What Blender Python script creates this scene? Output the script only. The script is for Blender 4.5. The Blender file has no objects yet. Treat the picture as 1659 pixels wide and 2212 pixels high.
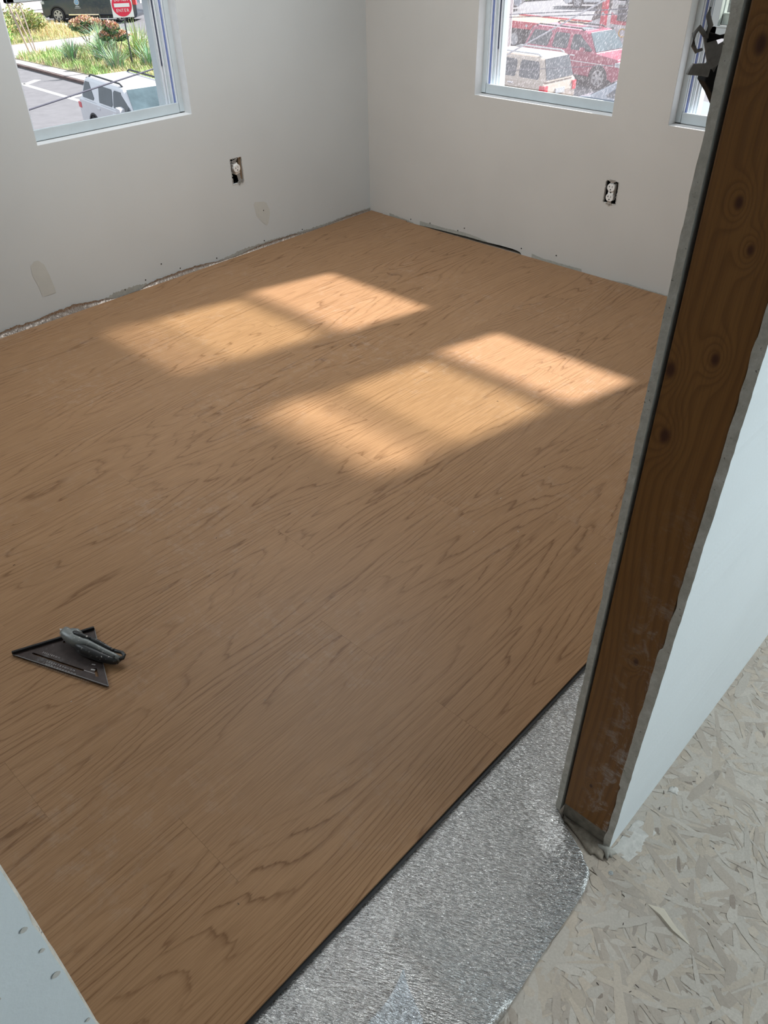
import bpy, bmesh, math, random
from mathutils import Vector, Matrix, noise
random.seed(7)
C = bpy.context.scene.collection
SC = bpy.context.scene

# ------------------------------------------------------------------ camera
cam_d = bpy.data.cameras.new('camera'); cam = bpy.data.objects.new('camera', cam_d); C.objects.link(cam)
CAM = Vector((-3.0774, -3.0097, 1.32))
cam.location = CAM
cam.rotation_mode = 'XYZ'; cam.rotation_euler = (0.904540, 0.013334, -0.817625)
cam_d.sensor_fit = 'VERTICAL'; cam_d.sensor_height = 24.0; cam_d.sensor_width = 18.0
cam_d.lens = 1691.568 / 2212 * 24.0
cam_d.clip_start = 0.01; cam_d.clip_end = 500
SC.camera = cam
# ------------------------------------------------------------------ world, sun, exposure
SC.view_settings.view_transform = 'Standard'; SC.view_settings.look = 'None'
SC.view_settings.gamma = 1.0; SC.view_settings.use_curve_mapping = False
SC.view_settings.exposure = 0.0
w = bpy.data.worlds.new('sky'); SC.world = w; w.use_nodes = True
bg = w.node_tree.nodes['Background']; bg.inputs[0].default_value = (0.80, 0.90, 1.0, 1); bg.inputs[1].default_value = 1.15
SUN_DIR = Vector((1.225, -0.31, 1.0)).normalized()
sd = bpy.data.lights.new('sun', 'SUN'); sun = bpy.data.objects.new('sun', sd); C.objects.link(sun)
sd.energy = 13.0; sd.angle = math.radians(2.9); sd.color = (1.0, 0.97, 0.96)
sun.rotation_euler = SUN_DIR.to_track_quat('Z', 'Y').to_euler()
sun.location = (8, -3, 7)

def area(name, loc, target, sx, sy, power, col):
    l = bpy.data.lights.new(name, 'AREA'); o = bpy.data.objects.new(name, l); C.objects.link(o)
    l.shape = 'RECTANGLE'; l.size = sx; l.size_y = sy; l.energy = power; l.color = col
    o.location = loc
    o.rotation_euler = (Vector(loc) - Vector(target)).to_track_quat('Z', 'Y').to_euler()
    return o
area('room_fill', (-1.35, -.95, 1.85), (-1.35, -.95, 0), 1.2, 1.2, 24.5, (0.93, 0.98, 1.0))  # added fill light above the floor; no such lamp is known here
area('hall_assumed_fill', (-1.2, -4.38, 1.45), (-1.5, -2.8, 0.6), 1.3, 1.3, 46, (0.90, 0.97, 1.0))  # assumed daylight fill inside the hall; its wall is solid, with no window
area('left_fill_light', (-3.5, -0.02, 1.45), (-3.2, -2.0, 0.3), 0.65, 0.9, 14, (0.84, 0.93, 1.0))  # added daylight fill, set inside the added, unseen window

# ------------------------------------------------------------------ node helpers
class NB:
    def __init__(s, name):
        s.m = bpy.data.materials.new(name); s.m.use_nodes = True
        s.nt = s.m.node_tree; s.n = s.nt.nodes; s.l = s.nt.links
        s.b = s.n['Principled BSDF']; s.out = s.n['Material Output']
    def node(s, t, **k):
        x = s.n.new(t)
        for a, v in k.items(): setattr(x, a, v)
        return x
    def put(s, inp, v):
        if hasattr(v, 'is_output') or isinstance(v, bpy.types.NodeSocket): s.l.new(v, inp)
        else:
            if isinstance(v, (tuple, list)) and len(v) == 3 and inp.type == 'RGBA': v = (*v, 1)
            inp.default_value = v
    def math(s, op, a, b=None, c=None, clamp=False):
        x = s.node('ShaderNodeMath', operation=op, use_clamp=clamp); s.put(x.inputs[0], a)
        if b is not None: s.put(x.inputs[1], b)
        if c is not None: s.put(x.inputs[2], c)
        return x.outputs[0]
    def coord(s, kind='Object', scale=(1, 1, 1), loc=(0, 0, 0), rot=(0, 0, 0)):
        t = s.node('ShaderNodeTexCoord'); mp = s.node('ShaderNodeMapping')
        mp.inputs['Scale'].default_value = scale; mp.inputs['Location'].default_value = loc; mp.inputs['Rotation'].default_value = rot
        s.l.new(t.outputs[kind], mp.inputs[0]); return mp.outputs[0]
    def geo(s, scale=(1, 1, 1), rot=(0, 0, 0), loc=(0, 0, 0)):
        t = s.node('ShaderNodeNewGeometry'); mp = s.node('ShaderNodeMapping')
        mp.inputs['Scale'].default_value = scale; mp.inputs['Location'].default_value = loc
        m0 = s.node('ShaderNodeMapping'); m0.inputs['Rotation'].default_value = rot   # turn first, then stretch
        s.l.new(t.outputs['Position'], m0.inputs[0]); s.l.new(m0.outputs[0], mp.inputs[0]); return mp.outputs[0]
    def noise(s, vec, scale=5, detail=2, rough=.5, dist=0, out='Fac'):
        x = s.node('ShaderNodeTexNoise'); s.l.new(vec, x.inputs['Vector'])
        x.inputs['Scale'].default_value = scale; x.inputs['Detail'].default_value = detail
        x.inputs['Roughness'].default_value = rough; x.inputs['Distortion'].default_value = dist
        return x.outputs[out]
    def voro(s, vec, scale=5, feature='F1', out='Distance'):
        x = s.node('ShaderNodeTexVoronoi', feature=feature); s.l.new(vec, x.inputs['Vector']); x.inputs['Scale'].default_value = scale
        return x.outputs[out]
    def ramp(s, f, stops, interp='LINEAR'):
        x = s.node('ShaderNodeValToRGB'); s.put(x.inputs[0], f); cr = x.color_ramp; cr.interpolation = interp
        while len(cr.elements) > 1: cr.elements.remove(cr.elements[-1])
        for i, (p, c) in enumerate(stops):
            e = cr.elements[0] if i == 0 else cr.elements.new(p)
            e.position = p
            if isinstance(c, (int, float)): c = (c, c, c)
            e.color = (*c, 1) if len(c) == 3 else c
        return x.outputs[0]
    def mix(s, f, a, b, mode='MIX'):
        x = s.node('ShaderNodeMixRGB', blend_type=mode); s.put(x.inputs[0], f); s.put(x.inputs[1], a); s.put(x.inputs[2], b)
        return x.outputs[0]
    def bump(s, h, strength=.3, dist=.002, normal=None):
        x = s.node('ShaderNodeBump'); x.inputs['Strength'].default_value = strength; x.inputs['Distance'].default_value = dist
        s.put(x.inputs['Height'], h)
        if normal is not None: s.l.new(normal, x.inputs['Normal'])
        s.l.new(x.outputs[0], s.b.inputs['Normal']); return x.outputs[0]
    def set(s, **k):
        nm = {'col': 'Base Color', 'rough': 'Roughness', 'metal': 'Metallic', 'spec': 'Specular IOR Level', 'coat': 'Coat Weight', 'alpha': 'Alpha'}
        for a, v in k.items(): s.put(s.b.inputs[nm.get(a, a)], v)
        return s.m
def rgb(r, g, b):
    f = lambda c: (c / 255 / 12.92) if c / 255 <= .04045 else ((c / 255 + .055) / 1.055) ** 2.4
    return (f(r), f(g), f(b))
def plain(name, col, rough=.6, metal=0, var=.08, nscale=30, spec=.4, coat=0):
    m = NB(name); n = m.noise(m.coord(), nscale, 4, .6)
    dark = tuple(c * (1 - var) for c in col); lite = tuple(min(1, c * (1 + var)) for c in col)
    return m.set(col=m.ramp(n, [(.3, dark), (.7, lite)]), rough=rough, metal=metal, spec=spec, coat=coat)

M = {}
def mat_paint(name, col):
    m = NB(name); g = m.geo()
    n = m.noise(g, 1.6, 3, .5); base = m.ramp(n, [(.35, tuple(c * .96 for c in col)), (.65, tuple(min(1, c * 1.03) for c in col))])
    s = m.noise(g, 9, 5, .7); base = m.mix(m.ramp(s, [(.62, 0), (.8, .10)]), base, tuple(c * .7 for c in col))
    m.bump(m.noise(g, 260, 3, .6), .12, .0015)
    return m.set(col=base, rough=.62, spec=.35)
M['wall'] = mat_paint('wall_paint', (.62, .645, .65))
M['wall_r'] = mat_paint('wall_paint_warm_lit', (.61, .59, .56))  # same paint as the left wall, with warmer light put into the colour
M['hall'] = mat_paint('hall_paint', (.76, .82, .845))
M['bare'] = plain('bare_drywall', (.42, .41, .37), .95, var=.12, nscale=60, spec=.1)
M['putty'] = plain('putty', (.575, .58, .55), .9, var=.04, nscale=15, spec=.1)
M['black'] = plain('black_cavity', (.012, .011, .010), .9, var=.2)
M['plastic_black'] = plain('black_plastic', (.006, .006, .0065), .7, var=.2, spec=.15)
M['white_plastic'] = plain('white_plastic', (.82, .81, .79), .35, var=.03)
M['steel'] = plain('galvanised_steel', (.42, .43, .43), .45, metal=.8, var=.25, nscale=200)
M['vinyl'] = plain('window_vinyl', (.58, .64, .67), .35, var=.04, nscale=12)
M['vinyl_w'] = plain('window_vinyl_white', (.85, .88, .92), .3, var=.03)
M['vinyl_b'] = plain('blue_film_sky_tint', (.19, .25, .52), .3, var=.1)  # film strip with the blue of the sky light put into its colour
M['vinyl_d'] = plain('dark_track_gasket', (.035, .045, .09), .4, var=.1)
M['return'] = plain('window_return_paint', (.80, .80, .80), .6, var=.03)

def mat_planks():
    m = NB('oak_vinyl')
    uv = m.node('ShaderNodeTexCoord').outputs['UV']
    sep = m.node('ShaderNodeSeparateXYZ'); m.l.new(uv, sep.inputs[0]); u, v = sep.outputs[0], sep.outputs[1]
    def vec(su, sv, o=0):
        c = m.node('ShaderNodeCombineXYZ'); m.put(c.inputs[0], m.math('MULTIPLY', u, su)); m.put(c.inputs[1], m.math('MULTIPLY', v, sv)); c.inputs[2].default_value = o
        return c.outputs[0]
    big = m.noise(vec(.58, 5.0), 1.0, 2, .40, .2)
    fld = m.math('MULTIPLY_ADD', big, 30.0, m.math('MULTIPLY', v, 26.0))
    fld = m.math('ADD', fld, m.math('MULTIPLY', m.noise(vec(7, 60, 2), 1, 3, .6), .75))
    fr = m.math('FRACT', fld)
    line = m.ramp(fr, [(0, .6), (.06, .12), (.45, 0), (.80, .10), (.92, .60), (.97, 1.0), (1.0, .9)])
    mod = m.ramp(m.noise(vec(1.3, 7, 5), 1, 2, .5), [(.32, .12), (.60, 1)])
    line = m.math('MULTIPLY', line, mod)
    fib = m.noise(vec(9, 330, 3), 1, 3, .7)
    fib2 = m.noise(vec(2.2, 42, 9), 1, 3, .6)
    info = m.node('ShaderNodeObjectInfo').outputs['Random']
    A = (.385, .226, .120); B = (.310, .174, .086); D = (.140, .064, .025)
    base = m.mix(fib2, A, B)
    base = m.mix(m.math('MULTIPLY', m.ramp(info, [(0, 0), (1, .22)]), 1.0), base, (.41, .235, .12))
    base = m.mix(m.math('MULTIPLY', line, .76), base, D)
    base = m.mix(m.ramp(fib, [(.42, .30), (.56, 0)]), base, D)
    g = m.geo()
    dust = m.math('MULTIPLY', m.ramp(m.noise(g, 2.3, 3, .6), [(.45, 0), (.75, 1)]), m.ramp(m.noise(g, 26, 5, .75), [(.5, 0), (.72, .20)]))
    base = m.mix(dust, base, (.72, .68, .63))
    rough = m.math('MULTIPLY_ADD', fib, .14, .36)
    m.bump(m.math('SUBTRACT', fib, m.math('MULTIPLY', line, .5)), .10, .0006)
    return m.set(col=base, rough=rough, spec=.22)
M['plank'] = mat_planks()

def mat_foil(name, tint=(.88, .88, .875), rough=.22, emb=.9):
    m = NB(name); g = m.geo(scale=(90, 400, 90), rot=(0, 0, math.radians(66)))
    n = m.noise(g, 1.0, 3, .55, .15); g2 = m.geo(); n2 = m.noise(g2, 30, 3, .6)
    h = m.math('ADD', m.ramp(n, [(.3, 0), (.7, 1)]), m.math('MULTIPLY', n2, 1.2))
    m.bump(h, emb, .0021)
    col = m.mix(m.ramp(n, [(.35, 0), (.6, 1)]), tuple(c * .62 for c in tint), tint)
    col = m.mix(m.ramp(m.noise(g2, 5, 4, .6), [(.5, 0), (.8, .35)]), col, (.50, .47, .44))
    return m.set(col=col, rough=rough, metal=.92)
M['foil'] = mat_foil('silver_foil')
M['foil_edge'] = mat_foil('crumpled_foil', (.52, .45, .40), .26, .5)

def mat_osb():
    m = NB('dusty_osb'); col = None
    layers = [(0.3, (9, 34, 1), 1.0), (1.35, (11, 42, 1), 1.7), (2.3, (7, 30, 1), 2.9)]
    base = m.mix(m.noise(m.geo(), 3, 4, .6), (.47, .42, .36), (.56, .51, .44))
    hs = None
    for rot, sc, off in layers:
        g = m.geo(scale=sc, rot=(0, 0, rot), loc=(off, off, 0))
        c = m.voro(g, 1.0, out='Color'); s = m.node('ShaderNodeSeparateColor'); m.l.new(c, s.inputs[0])
        gr = m.noise(m.geo(scale=(12, 300, 1), rot=(0, 0, rot)), 1, 2, .6)
        f = m.ramp(s.outputs[0], [(.0, 0), (.72, 0), (.75, .55)], 'LINEAR')
        cc = m.mix(s.outputs[1], (.36, .29, .235), (.62, .53, .42))
        cc = m.mix(m.ramp(gr, [(.35, .4), (.6, 0)]), cc, (.27, .22, .19))
        base = m.mix(f, base, cc)
        hh = m.math('MULTIPLY', s.outputs[0], f); hs = hh if hs is None else m.math('ADD', hs, hh)
    g = m.geo(); d = m.ramp(m.noise(g, 6, 6, .7), [(.42, .05), (.66, .5)])
    base = m.mix(d, base, (.57, .52, .46))
    base = m.mix(m.ramp(m.noise(g, 70, 4, .7), [(.62, 0), (.70, .65)]), base, (.22, .18, .16))
    m.bump(m.math('ADD', hs, m.math('MULTIPLY', m.noise(g, 90, 4, .7), .7)), .55, .0022)
    return m.set(col=base, rough=.88, spec=.2)
M['osb'] = mat_osb()
def mat_flake():
    m = NB('wood_strand'); i = m.node('ShaderNodeVertexColor'); i.layer_name = 'tint'
    n = m.noise(m.geo(), 260, 3, .6)
    g = m.geo(); c = m.mix(m.ramp(n, [(.35, .30), (.65, 0)]), i.outputs[0], (.36, .31, .26))
    c = m.mix(m.ramp(m.noise(g, 7, 6, .7), [(.42, .0), (.72, .50)]), c, (.55, .50, .44))
    m.bump(m.noise(g, 240, 3, .6), .5, .0012)
    return m.set(col=c, rough=.85, spec=.2)
M['flake'] = mat_flake()

def mat_stud(name='pine_stud', knots=True):
    m = NB(name); t = m.node('ShaderNodeNewGeometry').outputs['Position']
    sp = m.node('ShaderNodeSeparateXYZ'); m.l.new(t, sp.inputs[0]); y, z = sp.outputs[1], sp.outputs[2]
    def vec(sy, sz, o=0.):
        c = m.node('ShaderNodeCombineXYZ'); m.put(c.inputs[0], m.math('MULTIPLY', y, sy)); m.put(c.inputs[1], m.math('MULTIPLY', z, sz)); c.inputs[2].default_value = o
        return c.outputs[0]
    fld = m.math('ADD', m.math('MULTIPLY', y, 70.), m.math('MULTIPLY', m.noise(vec(5, .9), 1, 2, .45, .15), 13.))
    kn = [(-2.714, .819, .0065), (-2.730, 1.087, .004), (-2.752, 1.047, .0035), (-2.747, .929, .0045), (-2.702, .901, .006), (-2.752, .452, .004), (-2.735, .122, .003), (-2.714, 1.216, .005)]
    kmask = None
    if knots:
        for ky, kz, kr in kn:
            dy = m.math('SUBTRACT', y, ky); dz = m.math('MULTIPLY', m.math('SUBTRACT', z, kz), .62)
            r2 = m.math('ADD', m.math('MULTIPLY', dy, dy), m.math('MULTIPLY', dz, dz))
            e = m.math('EXPONENT', m.math('DIVIDE', r2, -(kr * 3.2) ** 2))
            fld = m.math('ADD', fld, m.math('MULTIPLY', e, 4.0))
            k = m.math('EXPONENT', m.math('DIVIDE', m.math('MULTIPLY', r2, r2), -(kr ** 4) * 1.3))
            kmask = k if kmask is None else m.math('MAXIMUM', kmask, k)
    fr = m.math('FRACT', fld); line = m.ramp(fr, [(0, .7), (.12, .1), (.5, 0), (.85, .8), (1, 1)])
    fib = m.noise(vec(420, 9), 1, 3, .6)
    base = m.mix(m.noise(vec(14, 1.2, 4), 1, 3, .5), (.19, .078, .018), (.29, .135, .038))
    base = m.mix(m.math('MULTIPLY', line, .42), base, (.11, .038, .008))
    base = m.mix(m.ramp(fib, [(.35, .35), (.55, 0)]), base, (.14, .06, .02))
    if kmask is not None: base = m.mix(m.math('MULTIPLY', kmask, .92), base, (.055, .015, .006))
    # white compound smears near the hall side and foot
    a = m.ramp(m.math('MULTIPLY_ADD', y, -1, 0), [(0, 0), (1, 1)])
    side = m.math('MULTIPLY', m.math('SUBTRACT', m.math('MULTIPLY', y, -1.), 2.715), 16., clamp=True)
    low = m.math('SUBTRACT', 1.0, m.math('MULTIPLY', z, 1.25), clamp=True)
    sm = m.math('MULTIPLY', m.ramp(m.noise(vec(30, 22, 7), 1, 4, .75, .6), [(.50, 0), (.64, 1)]), m.ramp(m.noise(vec(60, 420, 3), 1, 2, .6), [(.35, .25), (.6, 1)]))
    sm = m.math('MULTIPLY', m.math('MULTIPLY', sm, side), low, clamp=True)
    base = m.mix(m.math('MULTIPLY', sm, .8), base, (.62, .60, .57))
    m.bump(m.math('SUBTRACT', fib, line), .25, .0008)
    return m.set(col=base, rough=.55, spec=.35)
M['stud'] = mat_stud()
def mat_gyp():
    m = NB('cut_gypsum'); g = m.geo(); n = m.noise(g, 45, 6, .75)
    c = m.ramp(n, [(.3, (.46, .44, .38)), (.55, (.62, .59, .53)), (.75, (.74, .72, .67))])
    c = m.mix(m.ramp(m.noise(g, 210, 3, .6), [(.66, 0), (.72, .8)]), c, (.12, .10, .09))
    m.bump(m.noise(g, 130, 5, .7), .7, .003)
    return m.set(col=c, rough=.95, spec=.1)
M['gyp'] = mat_gyp()
M['compound'] = plain('dried_compound', (.62, .60, .56), .9, var=.14, nscale=120)

def mat_glass():
    m = NB('window_glass'); m.n.remove(m.b)
    tr = m.node('ShaderNodeBsdfTransparent'); tr.inputs[0].default_value = (.965, .972, .935, 1)
    gl = m.node('ShaderNodeBsdfGlossy'); gl.inputs['Roughness'].default_value = .02
    mx = m.node('ShaderNodeMixShader'); mx.inputs[0].default_value = .07
    m.l.new(tr.outputs[0], mx.inputs[1]); m.l.new(gl.outputs[0], mx.inputs[2]); m.l.new(mx.outputs[0], m.out.inputs[0]); return m.m
M['glass'] = mat_glass()
def mat_screen():
    m = NB('dusty_insect_screen'); m.n.remove(m.b)
    g = m.geo(scale=(1, 260, 70), rot=(math.radians(-24), 0, 0)); n = m.noise(g, 1, 3, .7)
    f = m.math('ADD', m.ramp(n, [(.52, .0), (.74, .11)]), .03)
    tr = m.node('ShaderNodeBsdfTransparent'); df = m.node('ShaderNodeBsdfTranslucent'); df.inputs[0].default_value = (.9, .86, .9, 1)
    mx = m.node('ShaderNodeMixShader'); m.l.new(f, mx.inputs[0]); m.l.new(tr.outputs[0], mx.inputs[1]); m.l.new(df.outputs[0], mx.inputs[2])
    m.l.new(mx.outputs[0], m.out.inputs[0]); return m.m
M['screen'] = mat_screen()

# ------------------------------------------------------------------ mesh helpers
class MB:
    def __init__(s): s.v = []; s.f = []; s.mi = []; s.cur = 0
    def box(s, x0, x1, y0, y1, z0, z1):
        b = len(s.v)
        s.v += [(x0, y0, z0), (x1, y0, z0), (x1, y1, z0), (x0, y1, z0), (x0, y0, z1), (x1, y0, z1), (x1, y1, z1), (x0, y1, z1)]
        for f in ((0, 3, 2, 1), (4, 5, 6, 7), (0, 1, 5, 4), (1, 2, 6, 5), (2, 3, 7, 6), (3, 0, 4, 7)):
            s.f.append(tuple(b + i for i in f)); s.mi.append(s.cur)
        return s
    def poly(s, pts):
        b = len(s.v); s.v += [tuple(p) for p in pts]; s.f.append(tuple(range(b, b + len(pts)))); s.mi.append(s.cur); return s
    def prism(s, pts, off):
        b = len(s.v); n = len(pts); off = Vector(off)
        s.v += [tuple(p) for p in pts] + [tuple(Vector(p) + off) for p in pts]
        s.f.append(tuple(b + i for i in range(n - 1, -1, -1))); s.f.append(tuple(b + n + i for i in range(n))); s.mi += [s.cur] * 2
        for i in range(n):
            j = (i + 1) % n; s.f.append((b + i, b + j, b + n + j, b + n + i)); s.mi.append(s.cur)
        return s
    def loft(s, rings, cap=True):
        b = len(s.v); n = len(rings[0])
        for r in rings: s.v += [tuple(p) for p in r]
        for k in range(len(rings) - 1):
            for i in range(n):
                j = (i + 1) % n; a = b + k * n
                s.f.append((a + i, a + j, a + n + j, a + n + i)); s.mi.append(s.cur)
        if cap:
            s.f.append(tuple(b + i for i in range(n - 1, -1, -1))); s.f.append(tuple(b + (len(rings) - 1) * n + i for i in range(n))); s.mi += [s.cur] * 2
        return s
    def tube(s, pts, r, n=8):
        pts = [Vector(p) for p in pts]; rings = []
        for i, p in enumerate(pts):
            d = (pts[min(i + 1, len(pts) - 1)] - pts[max(i - 1, 0)]).normalized()
            a = d.cross(Vector((0, 0, 1)));
            if a.length < 1e-3: a = d.cross(Vector((1, 0, 0)))
            a.normalize(); bb = d.cross(a); rr = r[i] if isinstance(r, (list, tuple)) else r
            rings.append([p + (a * math.cos(t * 2 * math.pi / n) + bb * math.sin(t * 2 * math.pi / n)) * rr for t in range(n)])
        return s.loft(rings)
    def cyl(s, c, axis, r, h, n=20, r2=None):
        c = Vector(c); ax = Vector(axis).normalized(); return s.tube([c - ax * h / 2, c + ax * h / 2], [r, r if r2 is None else r2], n)
    def build(s, name, mats, parent=None, smooth=False, bevel=0, loc=None):
        me = bpy.data.meshes.new(name); me.from_pydata([tuple(p) for p in s.v], [], s.f)
        if not isinstance(mats, (list, tuple)): mats = [mats]
        for m in mats: me.materials.append(m)
        for p, i in zip(me.polygons, s.mi): p.material_index = i
        bm = bmesh.new(); bm.from_mesh(me); bmesh.ops.recalc_face_normals(bm, faces=bm.faces)
        if bevel:
            ed = [e for e in bm.edges if len(e.link_faces) == 2 and e.calc_face_angle(0) > .5]
            bmesh.ops.bevel(bm, geom=ed, offset=bevel, segments=2, affect='EDGES', profile=.6)
        bm.to_mesh(me); bm.free()
        if smooth:
            for p in me.polygons: p.use_smooth = True
        o = bpy.data.objects.new(name, me); C.objects.link(o)
        if parent: o.parent = parent
        if loc is not None: o.location = loc
        return o
def tag(o, label=None, cat=None, group=None, kind=None):
    if label: o['label'] = label
    if cat: o['category'] = cat
    if group: o['group'] = group
    if kind: o['kind'] = kind
    return o
def empty(name, loc=(0, 0, 0), rz=0, **k):
    o = bpy.data.objects.new(name, None); C.objects.link(o); o.location = loc; o.rotation_euler = (0, 0, rz); o.empty_display_size = .1
    return tag(o, **k)
def grid(name, fn, nu, nv, mats, parent=None, smooth=True):
    v = []; f = []
    for i in range(nu + 1):
        for j in range(nv + 1): v.append(tuple(fn(i / nu, j / nv)))
    for i in range(nu):
        for j in range(nv):
            a = i * (nv + 1) + j; f.append((a, a + nv + 1, a + nv + 2, a + 1))
    me = bpy.data.meshes.new(name); me.from_pydata(v, [], f); me.materials.append(mats)
    bm = bmesh.new(); bm.from_mesh(me); bmesh.ops.recalc_face_normals(bm, faces=bm.faces); bm.to_mesh(me); bm.free()
    for p in me.polygons: p.use_smooth = smooth
    o = bpy.data.objects.new(name, me); C.objects.link(o)
    if parent: o.parent = parent
    return o
def text_mesh(txt, size, mat, name, parent, mtx, extrude=.0):
    cu = bpy.data.curves.new('t', 'FONT'); cu.body = txt; cu.size = size; cu.align_x = 'CENTER'; cu.align_y = 'CENTER'; cu.extrude = extrude; cu.resolution_u = 2
    to = bpy.data.objects.new('t', cu); C.objects.link(to); bpy.context.view_layer.update()
    me = bpy.data.meshes.new_from_object(to.evaluated_get(bpy.context.evaluated_depsgraph_get()))
    bpy.data.objects.remove(to); me.materials.clear(); me.materials.append(mat)
    o = bpy.data.objects.new(name, me); C.objects.link(o); o.parent = parent; o.matrix_local = mtx
    return o
def holed(mb, plane, a0, a1, b0, b1, holes, c0, c1, reveal_i=None):
    """wall slab in the plane 'x' (a=y) or 'y' (a=x), b=z, thickness c0..c1, rectangular holes (a0,a1,b0,b1)"""
    As = sorted({a0, a1, *[h[0] for h in holes], *[h[1] for h in holes]}); Bs = sorted({b0, b1, *[h[2] for h in holes], *[h[3] for h in holes]})
    P = (lambda a, b, c: (c, a, b)) if plane == 'x' else (lambda a, b, c: (a, c, b))
    for i in range(len(As) - 1):
        for j in range(len(Bs) - 1):
            ca, cb = (As[i] + As[i + 1]) / 2, (Bs[j] + Bs[j + 1]) / 2
            if any(h[0] < ca < h[1] and h[2] < cb < h[3] for h in holes): continue
            for c in (c0, c1):
                mb.poly([P(As[i], Bs[j], c), P(As[i + 1], Bs[j], c), P(As[i + 1], Bs[j + 1], c), P(As[i], Bs[j + 1], c)])
    for h in holes + [(a0, a1, b0, b1)]:
        q = [(h[0], h[2]), (h[1], h[2]), (h[1], h[3]), (h[0], h[3])]
        for i in range(4):
            (a, b), (a2, b2) = q[i], q[(i + 1) % 4]
            mb.poly([P(a, b, c0), P(a2, b2, c0), P(a2, b2, c1), P(a, b, c1)])
    return mb

# ================================================================== ROOM SHELL
SILL, HEAD = .626, 1.58
W1 = (-1.717, -1.036); W2 = (-1.342, -.657); W3 = (-2.265, -1.58); W4 = (-3.85, -3.16)
SUB = -.012
# floor: individually laid planks
floor = empty('floor', kind='structure')
PW = .1745; PL = 1.22; Y0 = -2.5385
joints = {0: -2.256, 1: -2.777, 2: -2.26, 3: -1.72, 4: -2.112, 5: -2.93, 6: -1.55, 7: -2.257, 8: -1.905, 9: -2.62, 10: -1.30, 11: -2.35, 12: -1.78, 13: -.95, 14: -2.1}
M['tongue'] = plain('black_plank_edge', (.022, .024, .027), .45, var=.2)
for r in range(15):
    ya = Y0 + r * PW; yb = min(ya + PW, -.012)
    j = joints[r]; cuts = [-4.6]
    x = j
    while x - PL > -4.6: x -= PL
    while x < -.05:
        cuts.append(x); x += PL
    yc = (ya + yb) / 2; xe = -.004 - .017 * min(1, max(0, (-yc - .1) / .3))
    cuts.append(xe)
    for k in range(len(cuts) - 1):
        xa, xb = cuts[k] + .00006, cuts[k + 1] - .00006
        mb = MB(); g = .00004; ch = .00016; zt = 0; zb = -.008
        rings = []
        p0 = [(xa, ya + g), (xb, ya + g), (xb, yb - g), (xa, yb - g)]
        p1 = [(xa + ch, ya + g + ch), (xb - ch, ya + g + ch), (xb - ch, yb - g - ch), (xa + ch, yb - g - ch)]
        mb.loft([[(a, b, zb) for a, b in p0], [(a, b, zt - ch) for a, b in p0], [(a, b, zt) for a, b in p1]])
        o = mb.build('plank', M['plank'], floor)
        uvl = o.data.uv_layers.new(name='UVMap'); ox, oy = random.uniform(0, 60), random.uniform(0, 60)
        fl = random.choice((1, -1))
        for lp in o.data.loops:
            co = o.data.vertices[lp.vertex_index].co; uvl.data[lp.index].uv = ((co.x - xa) * fl + ox, (co.y - ya) + oy)
        if r == 0:
            t = MB(); t.box(xa, xb, ya - .0068, ya + .001, -.0075, -.0042); t.build('tongue', M['tongue'], o)

# subfloor OSB sheets under everything and in the hall
sub = empty('floor_subfloor', kind='structure')
def osb(name, x0, x1, y0, y1):
    mb = MB(); mb.box(x0, x1, y0, y1, -.03, SUB); return mb.build(name, M['osb'], sub)
osb('osb_sheet', -2.3455, .2, -4.6, -2.4); osb('osb_sheet', -5.2, -2.3475, -4.6, -2.4)
mb = MB(); mb.box(-5.2, .2, -2.399, .15, -.03, SUB); mb.build('osb_sheet', M['osb'], sub)
mb = MB(); mb.box(-2.35, -2.343, -4.6, -2.79, -.05, -.022); mb.build('seam_strip', M['black'], sub)  # narrow near-black strip below the sheet seam
# strands pressed in the OSB face
v = []; f = []; cols = []
def strand(cx, cy, L, Wd, a, z, col):
    b = len(v); n = random.choice((4, 5, 6)); pts = []
    for s_ in (1, -1):
        for t in ((-.5, -.25, .1, .5) if s_ == 1 else (.5, .2, -.2, -.5)):
            wd = Wd * .5 * (1 - .5 * abs(t * 2) ** 3) * random.uniform(.6, 1.1)
            pts.append((t * L + random.uniform(-.05, .05) * L, s_ * wd))
    for px, py in pts:
        v.append((cx + px * math.cos(a) - py * math.sin(a), cy + px * math.sin(a) + py * math.cos(a), z))
    f.append(tuple(range(b, b + 8))); cols.append(col)
for i in range(5200):
    near = random.random() < .7
    cx = random.uniform(-2.9, -1.5) if near else random.uniform(-3.4, -.2)
    cy = random.uniform(-3.35, -2.81)
    L = random.uniform(.015, .11); Wd = random.uniform(.004, .022)
    tone = random.random()
    if tone < .42: col = (.56, .515, .455)
    elif tone < .72: col = (.55, .475, .39)
    elif tone < .93: col = (.46, .40, .34)
    else: col = (.30, .25, .21); L *= .35; Wd *= .6
    q = random.uniform(.92, 1.08); col = tuple(c * q for c in col)
    strand(cx, cy, L, Wd, random.uniform(0, math.pi), SUB + .0002 + i * 1.6e-7, (*col, 1))
me = bpy.data.meshes.new('wood_strands'); me.from_pydata(v, [], f); me.materials.append(M['flake'])
ca = me.color_attributes.new('tint', 'FLOAT_COLOR', 'CORNER')
for p in me.polygons:
    for li in p.loop_indices: ca.data[li].color = cols[p.index]
o = bpy.data.objects.new('wood_strands', me); C.objects.link(o); o.parent = sub; o['kind'] = 'stuff'
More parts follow.
